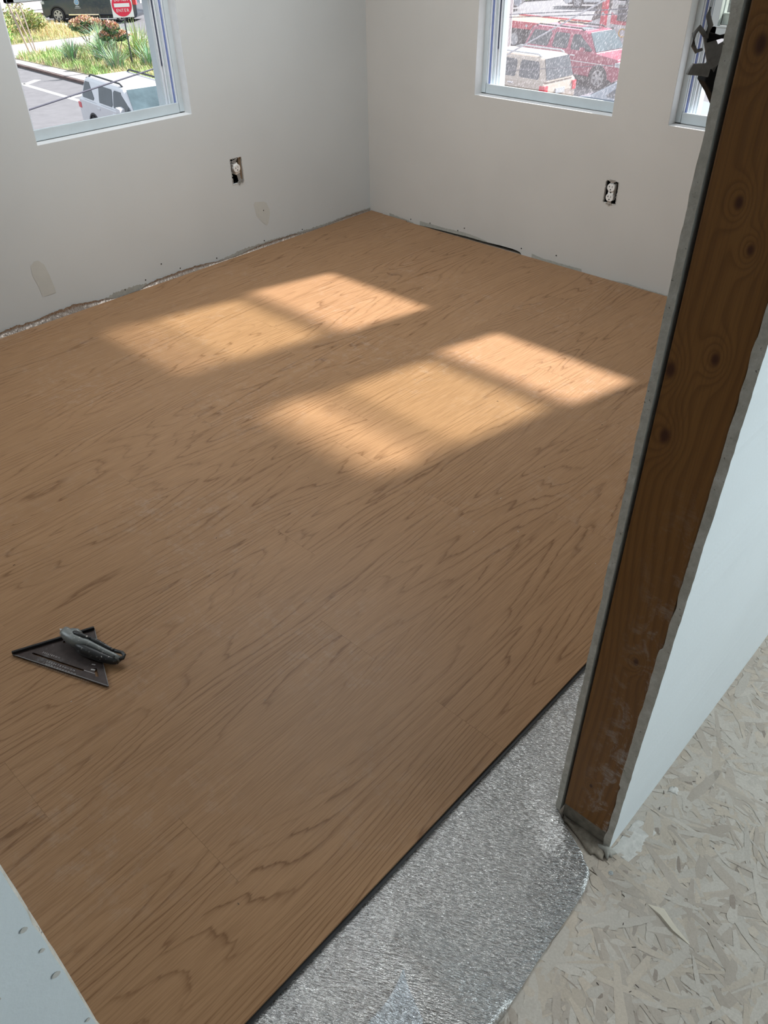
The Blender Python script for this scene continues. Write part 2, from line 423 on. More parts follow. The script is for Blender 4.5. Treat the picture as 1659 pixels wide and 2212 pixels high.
# lifted strand along the seam, debris, plaster smears on the OSB
mb = MB(); mb.loft([[(-2.333, -2.892, SUB), (-2.331, -2.893, SUB), (-2.331, -2.893, SUB + .001), (-2.333, -2.892, SUB + .001)],
    [(-2.338, -2.915, SUB), (-2.322, -2.915, SUB), (-2.322, -2.915, SUB + .003), (-2.336, -2.915, SUB + .0045)],
    [(-2.347, -2.942, SUB), (-2.334, -2.94, SUB), (-2.334, -2.94, SUB + .003), (-2.345, -2.942, SUB + .005)],
    [(-2.3465, -2.972, SUB), (-2.344, -2.972, SUB), (-2.344, -2.972, SUB + .001), (-2.346, -2.972, SUB + .0015)]])
mb.build('lifted_strand', plain('pale_strand', (.62, .56, .46), .85, var=.1), sub)
def blob(name, pts, z, h, mat, parent, n=5, jag=.003, seed=0):
    """irregular low lump following an outline"""
    rnd = random.Random(seed); out = []
    for i in range(len(pts)):
        a = Vector(pts[i]); b = Vector(pts[(i + 1) % len(pts)])
        for k in range(n): out.append(a.lerp(b, k / n) + Vector((rnd.uniform(-jag, jag), rnd.uniform(-jag, jag))))
    c = sum(out, Vector((0, 0))) / len(out)
    m_ = MB(); m_.loft([[(p.x, p.y, z) for p in out], [(*(c + (p - c) * .93), z + h * .7) for p in out], [(*(c + (p - c) * .5), z + h) for p in out]])
    return m_.build(name, mat, parent, smooth=True)
blob('compound_smear', [(-2.291, -2.797), (-2.20, -2.801), (-2.203, -2.840), (-2.242, -2.842), (-2.292, -2.833)], SUB, .0010, M['compound'], sub, seed=2, jag=.0014)
blob('compound_smear', [(-2.118, -2.815), (-2.100, -2.816), (-2.097, -2.829), (-2.112, -2.832)], SUB, .003, M['compound'], sub, seed=4, jag=.002)
m_debris = plain('debris', (.10, .08, .07), .9)
for i in range(16):
    cx = random.uniform(-2.6, -1.9); cy = random.uniform(-3.1, -2.81); a = random.uniform(0, 3.14); L = random.uniform(.0015, .0035)
    mb = MB(); dx, dy = math.cos(a) * L, math.sin(a) * L
    mb.tube([(cx - dx, cy - dy, SUB + .001), (cx, cy, SUB + .0014), (cx + dx, cy + dy, SUB + .001)], .0006, 5); mb.build('splinter', m_debris, sub)
mb = MB(); mb.cyl((-2.327, -2.819, SUB + .0006), (0, 0, 1), .0042, .0016, 14); mb.cyl((-2.327, -2.819, SUB + .0014), (0, 0, 1), .002, .001, 8); mb.build('nail_head', M['steel'], sub)

# foil underlayment
foil = empty('foil_underlayment', (-2.4, -2.62, SUB)); tag(foil, 'silver embossed foil underlayment strip showing between the last plank and the doorway', 'underlayment')
def foil_edge(x):
    pts = [(-5.0, -2.85), (-3.1, -2.835), (-2.647, -2.815), (-2.527, -2.808), (-2.446, -2.806), (-2.387, -2.803), (-2.350, -2.793), (-2.344, -2.778), (-2.334, -2.769), (-2.325, -2.742), (-2.310, -2.719), (-2.298, -2.700), (-2.285, -2.681), (.0, -2.681)]
    for (a, ya), (b, yb) in zip(pts, pts[1:]):
        if a <= x <= b: return ya + (yb - ya) * (x - a) / (b - a)
    return -2.681
FLIP = (-2.70, -2.668)
def foil_fn(u, v_):
    x = -3.5 + 3.48 * u
    ye = foil_edge(x); y = -2.50 + (ye + 2.50) * v_
    z = SUB + .003
    n = noise.noise(Vector((x * 9, y * 9, 0))); z += .0016 * n
    # swell / valley near the flap and at the jamb corner
    z += .018 * math.exp(-(((x + 2.67) / .045) ** 2)) * min(1, max(0, (-2.545 - y) / .07))
    z += .002 * math.exp(-(((x + 2.76) / .02) ** 2)) * min(1, max(0, (-2.54 - y) / .05))
    z += .018 * math.exp(-(((x + 2.84) / .035) ** 2)) * min(1, max(0, (-2.545 - y) / .07))
    d = x - y * .45 + 1.09; z += .006 * math.exp(-((d / .03) ** 2)) * min(1, max(0, (-2.62 - y) / .06))
    z += .009 * math.exp(-((x + 2.335) ** 2 + (y + 2.73) ** 2) / .0009)
    if v_ > .999: z = min(z, SUB + .003)
    return (x, y + .0012 * noise.noise(Vector((x * 60, 3, 0))) * (v_ > .99), z)
grid('foil_sheet', foil_fn, 520, 60, M['foil'], foil)
# curled cut flap
def flap(u, v_):
    P = Vector((-2.690, -2.664)); Q = Vector((-2.785, -2.680)); W_ = Vector((.012, -.062))
    c = P.lerp(Q, u); c.y -= .006 * math.sin(u * math.pi)
    wdt = .95 * math.sin(min(1, u * 1.6 + .04) * math.pi / 2)
    p = c + W_ * v_ * wdt
    return (p.x, p.y, SUB + .021 + .018 * u * (1 - v_) ** 1.4 - .012 * v_ + .002 * noise.noise(Vector((p.x * 80, p.y * 80, 1))))
grid('curled_flap', flap, 24, 12, mat_foil('flap_foil', (.86, .88, .92), .25, 1.0), foil)
# turned-up crinkled edge along the left wall
prof = [(-4.6, .02), (-2.062, .018), (-2.0, .024), (-1.915, .019), (-1.843, .027), (-1.74, .030), (-1.66, .018), (-1.60, .010), (-1.556, -.002), (-1.44, -.002), (-1.40, .010), (-1.367, .016), (-1.259, .019), (-1.196, .020), (-1.108, .017), (-1.06, .012), (-1.0, .004), (-.90, .002), (-.80, .012), (-.74, .014), (-.651, .013), (-.561, .012), (-.50, .003), (-.35, -.002), (-.30, .001), (-.174, .009), (-.05, .008), (0.0, .005)]
def ph(x):
    for (a, ya), (b, yb) in zip(prof, prof[1:]):
        if a <= x <= b: return ya + (yb - ya) * (x - a) / (b - a)
    return 0
def fe(u, v_):
    x = -2.7 + 2.69 * u; h = max(-.004, ph(x)) * (1 + .22 * noise.noise(Vector((x * 45, 0, 0))) + .10 * noise.noise(Vector((x * 160, 2, 0))))
    cr = noise.noise(Vector((x * 70, v_ * 3, 0))) + .6 * noise.noise(Vector((x * 190, v_ * 6, 5)))
    t = v_
    y = -.016 + .0135 * min(1, t * 1.5) - .0040 * abs(cr) * math.sin(t * math.pi) - .0008
    z = -.008 + (h + .008) * t
    return (x, y, z)
grid('turned_up_edge', fe, 900, 8, M['foil_edge'], foil)

for c_ in foil.children: c_.location = -foil.location
# left wall (y = 0)
OL = (-.877, -.812, .313, .420)   # outlet cutouts
OR_ = (-1.419, -1.359, .303, .393)
wl = empty('wall_left', kind='structure')
mb = MB(); holed(mb, 'y', -5.1, .16, .0, 2.46, [(W1[0], W1[1], SILL, HEAD), (W4[0], W4[1], SILL, HEAD), OL], 0, .16)
mb.build('drywall', M['wall'], wl)
mb = MB(); mb.box(-5.1, .15, .0, .1, SUB, .0); mb.build('sole_plate', M['bare'], wl)
def jag_strip(name, pts, base, parent, mat, plane, off=.0009, seed=1, jag=.0022):
    """thin unpainted strip: pts = (a, z) of the upper edge, base = lower z"""
    rnd = random.Random(seed); up = []
    for (a, za), (b, zb) in zip(pts, pts[1:]):
        n = max(2, int(abs(b - a) / .006))
        for k in range(n): up.append((a + (b - a) * k / n, za + (zb - za) * k / n + rnd.uniform(-jag, jag)))
    up.append(pts[-1]); low = [(a, base) for a, _ in reversed(up)]
    P = (lambda a, z: (-off, a, z)) if plane == 'x' else (lambda a, z: (a, -off, z))
    m_ = MB()
    for i in range(len(up) - 1):
        (a, za), (b, zb) = up[i], up[i + 1]
        m_.poly([P(a, base), P(b, base), P(b, max(zb, base + .0005)), P(a, max(za, base + .0005))])
    return m_.build(name, mat, parent)
jag_strip('bare_strip', [(-1.62, .008), (-1.56, .020), (-1.47, .022), (-1.40, .013), (-1.30, .004)], -.01, wl, M['bare'], 'y', seed=3, jag=.004)
jag_strip('bare_strip', [(-1.02, .004), (-.94, .013), (-.86, .022), (-.80, .018), (-.70, .020), (-.60, .014), (-.45, .010), (-.30, .008), (-.17, .013), (0, .012)], -.01, wl, M['bare'], 'y', seed=5, jag=.003)
def wall_patch(name, pts, plane, parent, mat, off=.0008):
    P = (lambda a, z: (-off, a, z)) if plane == 'x' else (lambda a, z: (a, -off, z))
    m_ = MB(); m_.poly([P(a, z) for a, z in pts]); return m_.build(name, mat, parent)
wall_patch('putty_patch', [(-1.873, .19), (-1.868, .225), (-1.85, .238), (-1.834, .237), (-1.815, .215), (-1.806, .17), (-1.800, .115), (-1.800, .098), (-1.84, .097), (-1.857, .100), (-1.861, .14)], 'y', wl, M['putty'])
wall_patch('putty_patch', [(-.775, .205), (-.765, .213), (-.715, .204), (-.698, .195), (-.684, .16), (-.684, .14), (-.70, .10), (-.71, .092), (-.735, .115), (-.765, .15)], 'y', wl, M['putty'])
for x, z in [(-1.505, .018), (-1.02, .020), (-.735, .026), (-.49, .018), (-.72, .165), (-1.31, .075), (-1.40, .030), (-1.22, .03)]:
    mb = MB(); mb.cyl((x, -.0005, z), (0, 1, 0), .0028, .002, 8); mb.build('screw_hole', M['black'], wl)

# right wall (x = 0)
wr = empty('wall_right', kind='structure')
mb = MB(); holed(mb, 'x', -2.9, .0, .03, 2.46, [(W2[0], W2[1], SILL, HEAD), (W3[0], W3[1], SILL, HEAD), OR_], 0, .16)
mb.build('drywall', M['wall_r'], wr)
slot = [(-2.9, -.012), (-.985, -.012), (-.975, .0), (-.955, .004), (-.93, .006), (-.86, .006), (-.78, .003), (-.66, .003), (-.50, -.001), (-.40, -.005), (-.34, -.008), (-.30, -.012), (0, -.012)]
mb = MB()
for (a, za), (b, zb) in zip(slot, slot[1:]):
    mb.poly([(0, a, za), (0, b, zb), (0, b, .03), (0, a, .03)]); mb.poly([(0, a, za), (0, b, zb), (.013, b, zb), (.013, a, za)])
mb.build('drywall_foot', M['wall_r'], wr)
mb = MB(); mb.box(.03, .05, -2.9, .1, -.03, .1); mb.build('cavity_shade', M['black'], wr)  # near-black box stands for the shade inside the wall
mb = MB(); mb.box(.0135, .03, -2.9, .1, -.03, -.0125); mb.build('sole_plate', M['black'], wr)  # plate coloured near black, the cavity shade put into it
jag_strip('bare_strip', [(-.31, -.004), (-.25, .003), (-.20, .006), (-.141, .012)], -.012, wr, M['bare'], 'x', seed=8)
def slotz(y):
    for (a, za), (b, zb) in zip(slot, slot[1:]):
        if a <= y <= b: return za + (zb - za) * (y - a) / (b - a)
    return -.012
up = [(-.779, .008), (-.72, .015), (-.64, .020), (-.60, .018), (-.52, .014), (-.44, .015), (-.352, .014)]
mb = MB(); rnd = random.Random(4)
N = 80
for k in range(N):
    a, b = -.779 + (.427) * k / N, -.779 + .427 * (k + 1) / N
    def U(y):
        for (p, zp), (q, zq) in zip(up, up[1:]):
            if p <= y <= q + 1e-9: return zp + (zq - zp) * (y - p) / (q - p)
        return .014
    mb.poly([(-.0009, a, slotz(a)), (-.0009, b, slotz(b)), (-.0009, b, U(b) + rnd.uniform(-.001, .001)), (-.0009, a, U(a) + rnd.uniform(-.001, .001))])
mb.build('bare_strip', M['bare'], wr)
jag_strip('bare_strip', [(-2.68, -.004), (-1.71, -.005), (-1.60, -.005), (-1.533, -.001), (-1.45, -.008), (-1.404, -.009), (-1.31, -.010), (-1.306, .004), (-1.20, .002), (-1.10, .002), (-1.04, .010)], -.012, wr, M['bare'], 'x', seed=9, jag=.0012)
for y, z in [(-.29, .01), (-.42, .018), (-.60, .020), (-.64, .04), (-1.17, .032), (-.98, .02)]:
    mb = MB(); mb.cyl((-.0005, y, z), (1, 0, 0), .0028, .002, 8); mb.build('screw_hole', M['black'], wr)

# ceiling and remaining shell
mb = MB(); mb.box(-5.2, .9, -4.7, .9, 2.45, 2.6); tag(mb.build('ceiling', M['wall']), kind='structure')
mb = MB(); mb.box(-5.25, -5.1, -4.7, .16, -.05, 2.46); tag(mb.build('wall_back', M['wall']), kind='structure')
mb = MB(); mb.box(-5.2, .9, -4.6, -4.45, -.05, 2.46); tag(mb.build('wall_hall', M['hall']), kind='structure')
mb = MB(); mb.box(.0, .16, -4.6, -2.9, -.05, 2.46); tag(mb.build('wall_hall_end', M['hall']), kind='structure')
mb = MB(); mb.box(.16, .60, -3.2, .6, 2.15, 2.3); mb.box(-5.2, .60, .16, .6, 2.15, 2.3); tag(mb.build('trim_added_eave', M['vinyl_w']), kind='structure')  # unseen eave, added to cut the sunlight

# partition with the framed opening (front wall)
wp = empty('wall_front', kind='structure')
XJ = -2.293
def ragged(y0, y1, xedge, z0, z1, seed, amp, name, mats, sgn=1, x1=.0, n=150, cut=None, bow=None):
    """drywall sheet whose free vertical edge is broken and uneven"""
    rnd = random.Random(seed); v = []; f = []; mi = []
    zs = [z0 + (z1 - z0) * k / n for k in range(n + 1)]
    for k, z in enumerate(zs):
        e = .55 * noise.noise(Vector((z * 14, seed, 0))) + .35 * noise.noise(Vector((z * 55, seed, 1))) + .3 * max(0, noise.noise(Vector((z * 140, seed, 2))))
        e2 = .5 * noise.noise(Vector((z * 18, seed, 7))) + .3 * noise.noise(Vector((z * 75, seed, 8)))
        yo, yi = y0, y1
        if cut: yo, yi = cut(z, y0, y1)
        b = bow(z) if bow else 0
        v += [(xedge + sgn * amp * .5 * e, yo + amp * e2, z), (xedge + sgn * amp * .5 * e + rnd.uniform(-.0006, .0006), yi, z), (x1, y0 + b, z), (x1, y1, z)]
    for k in range(n):
        a = k * 4; c = a + 4
        f += [(a, a + 1, c + 1, c), (a, c, c + 2, a + 2), (a + 1, a + 3, c + 3, c + 1)]; mi += [0, 1, 1]
    me = bpy.data.meshes.new(name); me.from_pydata(v, [], f)
    for m_ in mats: me.materials.append(m_)
    for p, i in zip(me.polygons, mi): p.material_index = i
    bm = bmesh.new(); bm.from_mesh(me); bmesh.ops.recalc_face_normals(bm, faces=bm.faces); bm.to_mesh(me); bm.free()
    o = bpy.data.objects.new(name, me); C.objects.link(o); o.parent = wp; return o
# right side of the opening
ragged(-2.6815, -2.6915, XJ, .0, 2.45, 3, .0034, 'room_side_drywall', [M['gyp'], M['wall_r']], x1=0, n=420)
def hallcut(z, a, b):   # torn gypsum with a chipped inner edge
    k = .0025 * noise.noise(Vector((z * 30, 1, 4)))
    if .17 < z < .5: k += .0035
    return a, b + k
ragged(-2.7945, -2.7825, XJ, SUB, 2.45, 9, .0020, 'hall_side_drywall', [M['gyp'], M['hall']], x1=0.0, n=420, cut=hallcut)
mb = MB(); mb.box(XJ + .002, XJ + .04, -2.7815, -2.6965, .026, 2.45); mb.build('stud', M['stud'], wp, bevel=.002)
mb = MB(); mb.box(XJ + .0035, 0, -2.7815, -2.6965, -.012, .025); mb.build('sole_plate', plain('dusty_plate', (.22, .19, .15), .9, var=.3, nscale=60), wp)
for x in (-1.9, -1.5, -1.1, -.7, -.3):
    mb = MB(); mb.box(x, x + .038, -2.7815, -2.6965, .026, 2.45); mb.build('stud', M['stud'], wp)
# debris left in the corner under the jamb
blob('dust_heap', [(-2.300, -2.700), (-2.288, -2.70), (-2.288, -2.790), (-2.318, -2.800), (-2.322, -2.775)], SUB, .007, plain('corner_dirt', (.30, .26, .21), .95, var=.3, nscale=90), wp, seed=11)
blob('dust_heap', [(-2.300, -2.775), (-2.284, -2.790), (-2.290, -2.806), (-2.310, -2.803)], SUB, .011, M['bare'], wp, seed=12)
# left side of the opening (close to the camera)
def left_edge():
    v = []; f = []; mi = []; n = 260
    for k in range(n + 1):
        z = SUB + (2.45 - SUB) * k / n
        e = .0011 * noise.noise(Vector((z * 70, 5, 0))) + .0007 * noise.noise(Vector((z * 210, 6, 0)))
        v += [(-5.1, -2.795, z), (-3.0705 + e, -2.795, z), (-3.0695 + e, -2.793, z), (-3.069 + e, -2.7825, z)]
    for k in range(n):
        a = k * 4; c = a + 4
        f += [(a, a + 1, c + 1, c), (a + 1, a + 2, c + 2, c + 1), (a + 2, a + 3, c + 3, c + 2)]; mi += [0, 1, 1]
    me = bpy.data.meshes.new('hall_side_drywall'); me.from_pydata(v, [], f); me.materials.append(M['hall']); me.materials.append(M['gyp'])
    for p, i in zip(me.polygons, mi): p.material_index = i
    bm = bmesh.new(); bm.from_mesh(me); bmesh.ops.recalc_face_normals(bm, faces=bm.faces); bm.to_mesh(me); bm.free()
    o = bpy.data.objects.new('hall_side_drywall', me); C.objects.link(o); o.parent = wp
left_edge()
mb = MB(); mb.box(-3.15, -3.0715, -2.781, -2.697, -.012, 2.45); mb.build('stud', M['stud'], wp)
mb = MB(); mb.box(-5.1, -3.0715, -2.692, -2.6805, 0, 2.45); mb.build('room_side_drywall', M['wall'], wp)
for i, (x, z, r) in enumerate([(-3.0745, .984, .0016), (-3.0730, .962, .0012), (-3.0735, .938, .002), (-3.0955, .954, .0012), (-3.0725, .883, .0012), (-3.085, .90, .0012)]):
    mb = MB(); mb.cyl((x, -2.7952, z), (0, 1, 0), r, .0008, 14, r * .6); mb.build('screw_dimple', M['compound'], wp)

# ================================================================== WINDOWS
def P3(plane, a, d, z): return (d, a, z) if plane == 'x' else (a, d, z)
def make_window(name, plane, rng, rail, screen, label_n):
    a0, a1 = rng
    root = empty(name, kind='structure')
    def bx(mb, A0, A1, D0, D1, Z0, Z1):
        if plane == 'x': mb.box(D0, D1, A0, A1, Z0, Z1)
        else: mb.box(A0, A1, D0, D1, Z0, Z1)
        return mb
    e = .0015
    # painted drywall returns
    mb = MB(); bx(mb, a0, a1, e, .05, SILL - .004, SILL + .001); bx(mb, a0 - .004, a0 + .001, e, .05, SILL, HEAD); bx(mb, a1 - .001, a1 + .004, e, .05, SILL, HEAD); bx(mb, a0, a1, e, .05, HEAD - .001, HEAD + .004)
    mb.build('drywall_return', M['return'], root)
    fr = .030
    mb = MB(); bx(mb, a0 + .0225, a1 - .0225, .0515, .062, SILL + .002, SILL + .040); bx(mb, a0 + .0225, a1 - .0225, .0625, .149, SILL + .002, SILL + .018); mb.build('frame_sill', M['vinyl'], root, bevel=.003)
    mb = MB(); bx(mb, a0, a1, .05, .15, HEAD - fr, HEAD - .001); mb.build('frame_head', M['vinyl'], root, bevel=.003)
    for s_, A in ((1, a0), (-1, a1)):
        mb = MB()
        lo, hi = sorted((A + s_ * .001, A + s_ * .022)); bx(mb, lo, hi, .05, .15, SILL + .005, HEAD - fr); mb.build('frame_jamb', M['vinyl'], root)
        # sash tracks: fins running up the side of the frame
        fins = [(.058, .0655, .026, 'vinyl_w'), (.0655, .0715, .030, 'vinyl_b'), (.0715, .0800, .034, 'vinyl_w'), (.080, .0865, .038, 'vinyl'), (.0865, .0940, .042, 'vinyl_w'), (.0940, .0990, .0445, 'vinyl_d'), (.0990, .1090, .048, 'vinyl_w'), (.109, .1490, .053, 'vinyl')]
        for d0, d1, w_, mt in fins:
            mb = MB(); lo, hi = sorted((A + s_ * .020, A + s_ * w_)); top = HEAD - fr
            bx(mb, lo, hi, d0, d1, SILL + .0185 if mt != 'vinyl_d' else SILL + .17, top); mb.build('sash_track', M[mt], root)
    def sash(z0, z1, d0, d1, nm):
        mb = MB(); t = .026
        i0, i1 = a0 + .0545, a1 - .0545
        bx(mb, i0, i1, d0, d1, z0, z0 + .034); bx(mb, i0, i1, d0, d1, z1 - .034, z1); bx(mb, i0, i0 + t, d0, d1, z0, z1); bx(mb, i1 - t, i1, d0, d1, z0, z1)
        bx(mb, i0 + t - .004, i1 - t + .004, d0 - .003, d0, z0 + .031, z0 + .036)
        s = mb.build('sash', M['vinyl'], root, bevel=.0015)
        g = MB(); bx(g, i0 + t, i1 - t, (d0 + d1) / 2 - .002, (d0 + d1) / 2 + .002, z0 + .034, z1 - .034); g.build('glass', M['glass'], s)
        w_ = MB(); bx(w_, i0 + .003, i1 - .003, d0 + .002, d1 - .002, z0 - .0015, z0); w_.build('weatherstrip', M['black'], s)
        return s
    sash(rail, rail + .41, .064, .088, 1)
    sash(rail + .036, HEAD - .035, .098, .122, 2)
    if screen:
        g = MB(); bx(g, a0 + .053, a1 - .053, .1295, .1300, SILL + .03, rail + .02); s = g.build('insect_screen', M['screen'], root)
    return root
make_window('window_1', 'y', W1, 1.053, False, 1)
make_window('window_2', 'x', W2, 1.004, True, 2)
make_window('window_3', 'x', W3, .912, False, 3)
make_window('window_4_added', 'y', W4, 1.05, False, 4)  # added unseen window, made to go with the left daylight fill

# ================================================================== OUTLETS
def jag_ring(mb, pts, inner, y):  # torn paper around cutout in local coords (a, z)
    n = len(pts)
def outlet(name, plane, rect, dup, tilt, label):
    a0, a1, z0, z1 = rect; ca, cz = (a0 + a1) / 2, (z0 + z1) / 2
    if plane == 'y': root = empty(name, (ca, 0, cz))
    else: root = empty(name, (0, ca, cz), -math.pi / 2)
    # local: X right along wall, Y into wall, Z up  (for plane x, right = -y)
    w_, h_ = a1 - a0, z1 - z0
    tag(root, label, 'outlet', 'unfinished power outlets without cover plates')
    mb = MB()
    mb.box(-w_ / 2 + .0, w_ / 2, .055, .057, -h_ / 2, h_ / 2)
    mb.box(-w_ / 2 - .001, -w_ / 2 + .0015, .014, .055, -h_ / 2, h_ / 2); mb.box(w_ / 2 - .0015, w_ / 2 + .001, .014, .055, -h_ / 2, h_ / 2)
    mb.box(-w_ / 2, w_ / 2, .014, .055, -h_ / 2 - .001, -h_ / 2 + .0015); mb.box(-w_ / 2, w_ / 2, .014, .055, h_ / 2 - .0015, h_ / 2 + .001)
    mb.build('electrical_box', M['plastic_black'], root)
    dev = MB(); a = tilt
    T = Matrix.Rotation(a, 4, 'Y')
    def tr(mb): mb.v = [tuple(T @ Vector(p)) for p in mb.v]; return mb
    yk = MB(); yk.box(-.0085, .0085, -.004 + .003, .0, -.0455, .0455); yk.box(-.015, .015, -.001, .001, .0415, .0445)
    for s_ in (1, -1):
        yk.box(-.014, .014, -.0015, .0005, s_ * .046 - .003, s_ * .046 + .003)
    tr(yk).build('mounting_strap', M['steel'], root)
    for zc in ((.0195, -.0195) if dup else (.012,)):
        R_ = .0165 if dup else .0175
        face = MB(); pts = []
        for k in range(28):
            t = 2 * math.pi * k / 28; pts.append((max(-R_, min(R_, math.cos(t) * R_ * 1.02)), 0, zc + max(-R_ * .84, min(R_ * .84, math.sin(t) * R_))))
        face.prism([(p[0], -.0065, p[2]) for p in pts], (0, .012, 0)); tr(face); fo = face.build('receptacle_face', M['white_plastic'], root, bevel=.0006)
        sl = MB()
        sl.box(-.0070, -.0053, -.0070, -.0063, zc + .0, zc + .0075); sl.box(-.0098, -.0053, -.0070, -.0063, zc + .0028, zc + .0045)
        sl.box(.0050, .0066, -.0070, -.0063, zc + .0, zc + .0075); sl.cyl((0, -.0067, zc - .0075), (0, 1, 0), .0026, .0008, 10); tr(sl); sl.build('slots', M['black'], fo)
    bd = MB(); bd.box(-.0125, .0125, -.0015, .024, -.033 if dup else -.014, .033); tr(bd); bd.build('receptacle_body', M['white_plastic'], root, bevel=.002)
    if dup:
        sc = MB(); sc.cyl((0, -.0028, 0), (0, 1, 0), .0026, .002, 10); tr(sc); sc.build('centre_screw', M['black'], root)
    sc = MB(); sc.cyl((0, -.003, -.047), (0, 1, 0), .0042, .003, 12); tr(sc); sc.build('mounting_screw', M['steel'], root)
    if not dup:
        for sx in (-1, 1):
            lp = MB(); pts = [(sx * .0085 + .0042 * math.cos(t), -.003, -.0545 + .0042 * math.sin(t)) for t in [k * math.pi / 5 for k in range(11)]]
            lp.tube(pts, .0011, 6); tr(lp); lp.build('strap_ear', M['steel'], root)
        wr_ = MB(); wr_.box(w_ / 2 - .015, w_ / 2 - .002, .006, .02, -h_ / 2, h_ / 2); wr_.build('wood_sliver', plain('dark_brown_wood', (.20, .14, .09), .8), root)  # sliver in an even dark brown
    # torn paper rim
    rnd = random.Random(len(label)); mb = MB()
    def side(p, q, nrm):
        n = 16; L = []
        for k in range(n + 1):
            t = k / n; L.append((p[0] + (q[0] - p[0]) * t, p[1] + (q[1] - p[1]) * t))
        for k in range(n):
            i0 = 0; o0 = rnd.choice((-.0035, -.001, .0006, .001, .0022))
            (x0_, z0_), (x1_, z1_) = L[k], L[k + 1]
            mb.poly([(x0_ - nrm[0] * .0025 * rnd.random(), -.0007, z0_ - nrm[1] * .0025 * rnd.random()), (x1_ - nrm[0] * .0025 * rnd.random(), -.0007, z1_ - nrm[1] * .0025 * rnd.random()), (x1_ + nrm[0] * o0, -.0016, z1_ + nrm[1] * o0), (x0_ + nrm[0] * o0, -.0016, z0_ + nrm[1] * o0)])
    a, b = w_ / 2, h_ / 2
    side((-a, -b), (a, -b), (0, -1)); side((-a, b), (a, b), (0, 1)); side((-a, -b), (-a, b), (-1, 0)); side((a, -b), (a, b), (1, 0))
    mb.build('torn_paper_rim', M['compound'], root)
    return root
outlet('power_outlet', 'y', OL, False, math.radians(-13), 'crooked single power outlet with loose metal strap in the wall under the left window')
outlet('power_outlet', 'x', OR_, True, math.radians(0), 'straight white duplex power outlet in the wall under the middle window')

# ================================================================== LOOSE SWITCH BY THE JAMB
sw = empty('light_switch', (-2.190, -2.634, 1.180)); sw.scale = (.86, .86, .86); tag(sw, 'black bodied light switch dangling from a bent metal strap behind the wooden jamb', 'switch')
R3 = Matrix.Rotation(math.radians(-38), 3, 'Z')
def L3(x, y, z): return tuple(R3 @ Vector((x, y, z)))
def swp(pts, th):  # outline in local xz plane
    return [L3(x, 0, z) for x, z in pts], L3(0, th, 0)
m_strap = plain('dull_strap', (.17, .165, .155), .5, metal=.3, var=.2, nscale=150)
mb = MB(); p_, o_ = swp([(-.020, .030), (-.008, .033), (.0, .022), (.012, .028), (.030, .036), (.044, .038), (.044, .010), (.022, .010), (.006, .004), (.002, -.008), (-.008, .002)], .003); mb.prism(p_, o_); mb.build('strap', m_strap, sw, bevel=.0008)
mb = MB(); p_, o_ = swp([(-.0045, -.001), (.008, .005), (.022, .011), (.044, .016), (.044, -.035), (.030, -.060), (.018, -.046), (.006, -.030), (-.007, -.016)], .022); mb.prism(p_, o_); mb.build('switch_body', M['plastic_black'], sw, bevel=.0025)
mb = MB(); p_, o_ = swp([(-.029, -.003), (-.026, .003), (-.003, .003), (-.003, -.012), (-.012, -.010), (-.031, -.008)], .006); mb.prism(p_, o_); mb.build('toggle', m_strap, sw, bevel=.0015)
mb = MB(); mb.tube([L3(-.018, 0, .030), L3(-.016, -.002, .042), L3(-.022, -.003, .052), L3(-.021, -.003, .060)], [.0040, .0032, .0028, .0012], 8); mb.build('strap_ear', m_strap, sw, smooth=True)
mb = MB(); mb.tube([L3(-.018, 0, .031), L3(-.028, 0, .040), L3(-.033, 0, .034), L3(-.031, 0, .022), L3(-.026, 0, .016), L3(-.019, 0, .018)], [.003, .003, .0028, .0026, .0024, .0016], 8); mb.build('strap_ear', m_strap, sw, smooth=True)
mb = MB(); mb.tube([L3(-.015, 0, .030), L3(-.002, -.002, .030), L3(.020, -.003, .034)], [.0055, .0022, .0016], 8); mb.build('terminal_screw', M['plastic_black'], sw, smooth=True)
for (x, z) in ((.020, -.008), (.026, -.003), (.022, -.024)):
    mb = MB(); mb.cyl(L3(x, -.001, z), L3(0, 1, 0), .0026, .003, 10); mb.build('side_screw', M['steel'], sw)
mb = MB(); mb.tube([L3(.035, .01, .0), L3(.05, .0, .01), L3(.055, -.03, .02), L3(.045, -.065, .02)], .0022, 8); mb.build('wire', M['plastic_black'], sw, smooth=True)

# ================================================================== SPEED SQUARE + KNIFE
m_sq = NB('worn_square'); n_ = m_sq.noise(m_sq.coord(), 55, 5, .7)
m_sq.set(col=m_sq.mix(m_sq.ramp(m_sq.noise(m_sq.coord(), 20, 4, .7), [(.56, 0), (.70, .8)]), m_sq.ramp(n_, [(.3, (.030, .020, .018)), (.7, (.062, .042, .038))]), (.16, .16, .155)), rough=.45, metal=.2); M['square'] = m_sq.m
m_mark = plain('scribe_white', (.50, .48, .46), .7)
SA = Vector((-2.797, -1.590)); SB = Vector((-2.634, -1.657)); SCc = Vector((-2.702, -1.829))
sq = empty('speed_square', (SB.x, SB.y, .0)); tag(sq, 'dark triangular speed square lying on the planks under the utility knife', 'square')
ex = (SA - SB).normalized(); LB = (SA - SB).length; LC = (SCc - SB).length; ey = (SCc - SB).normalized()
def sl(u, v_): # square local plane -> offset from root
    p = ex * u + ey * v_; return (p.x, p.y)
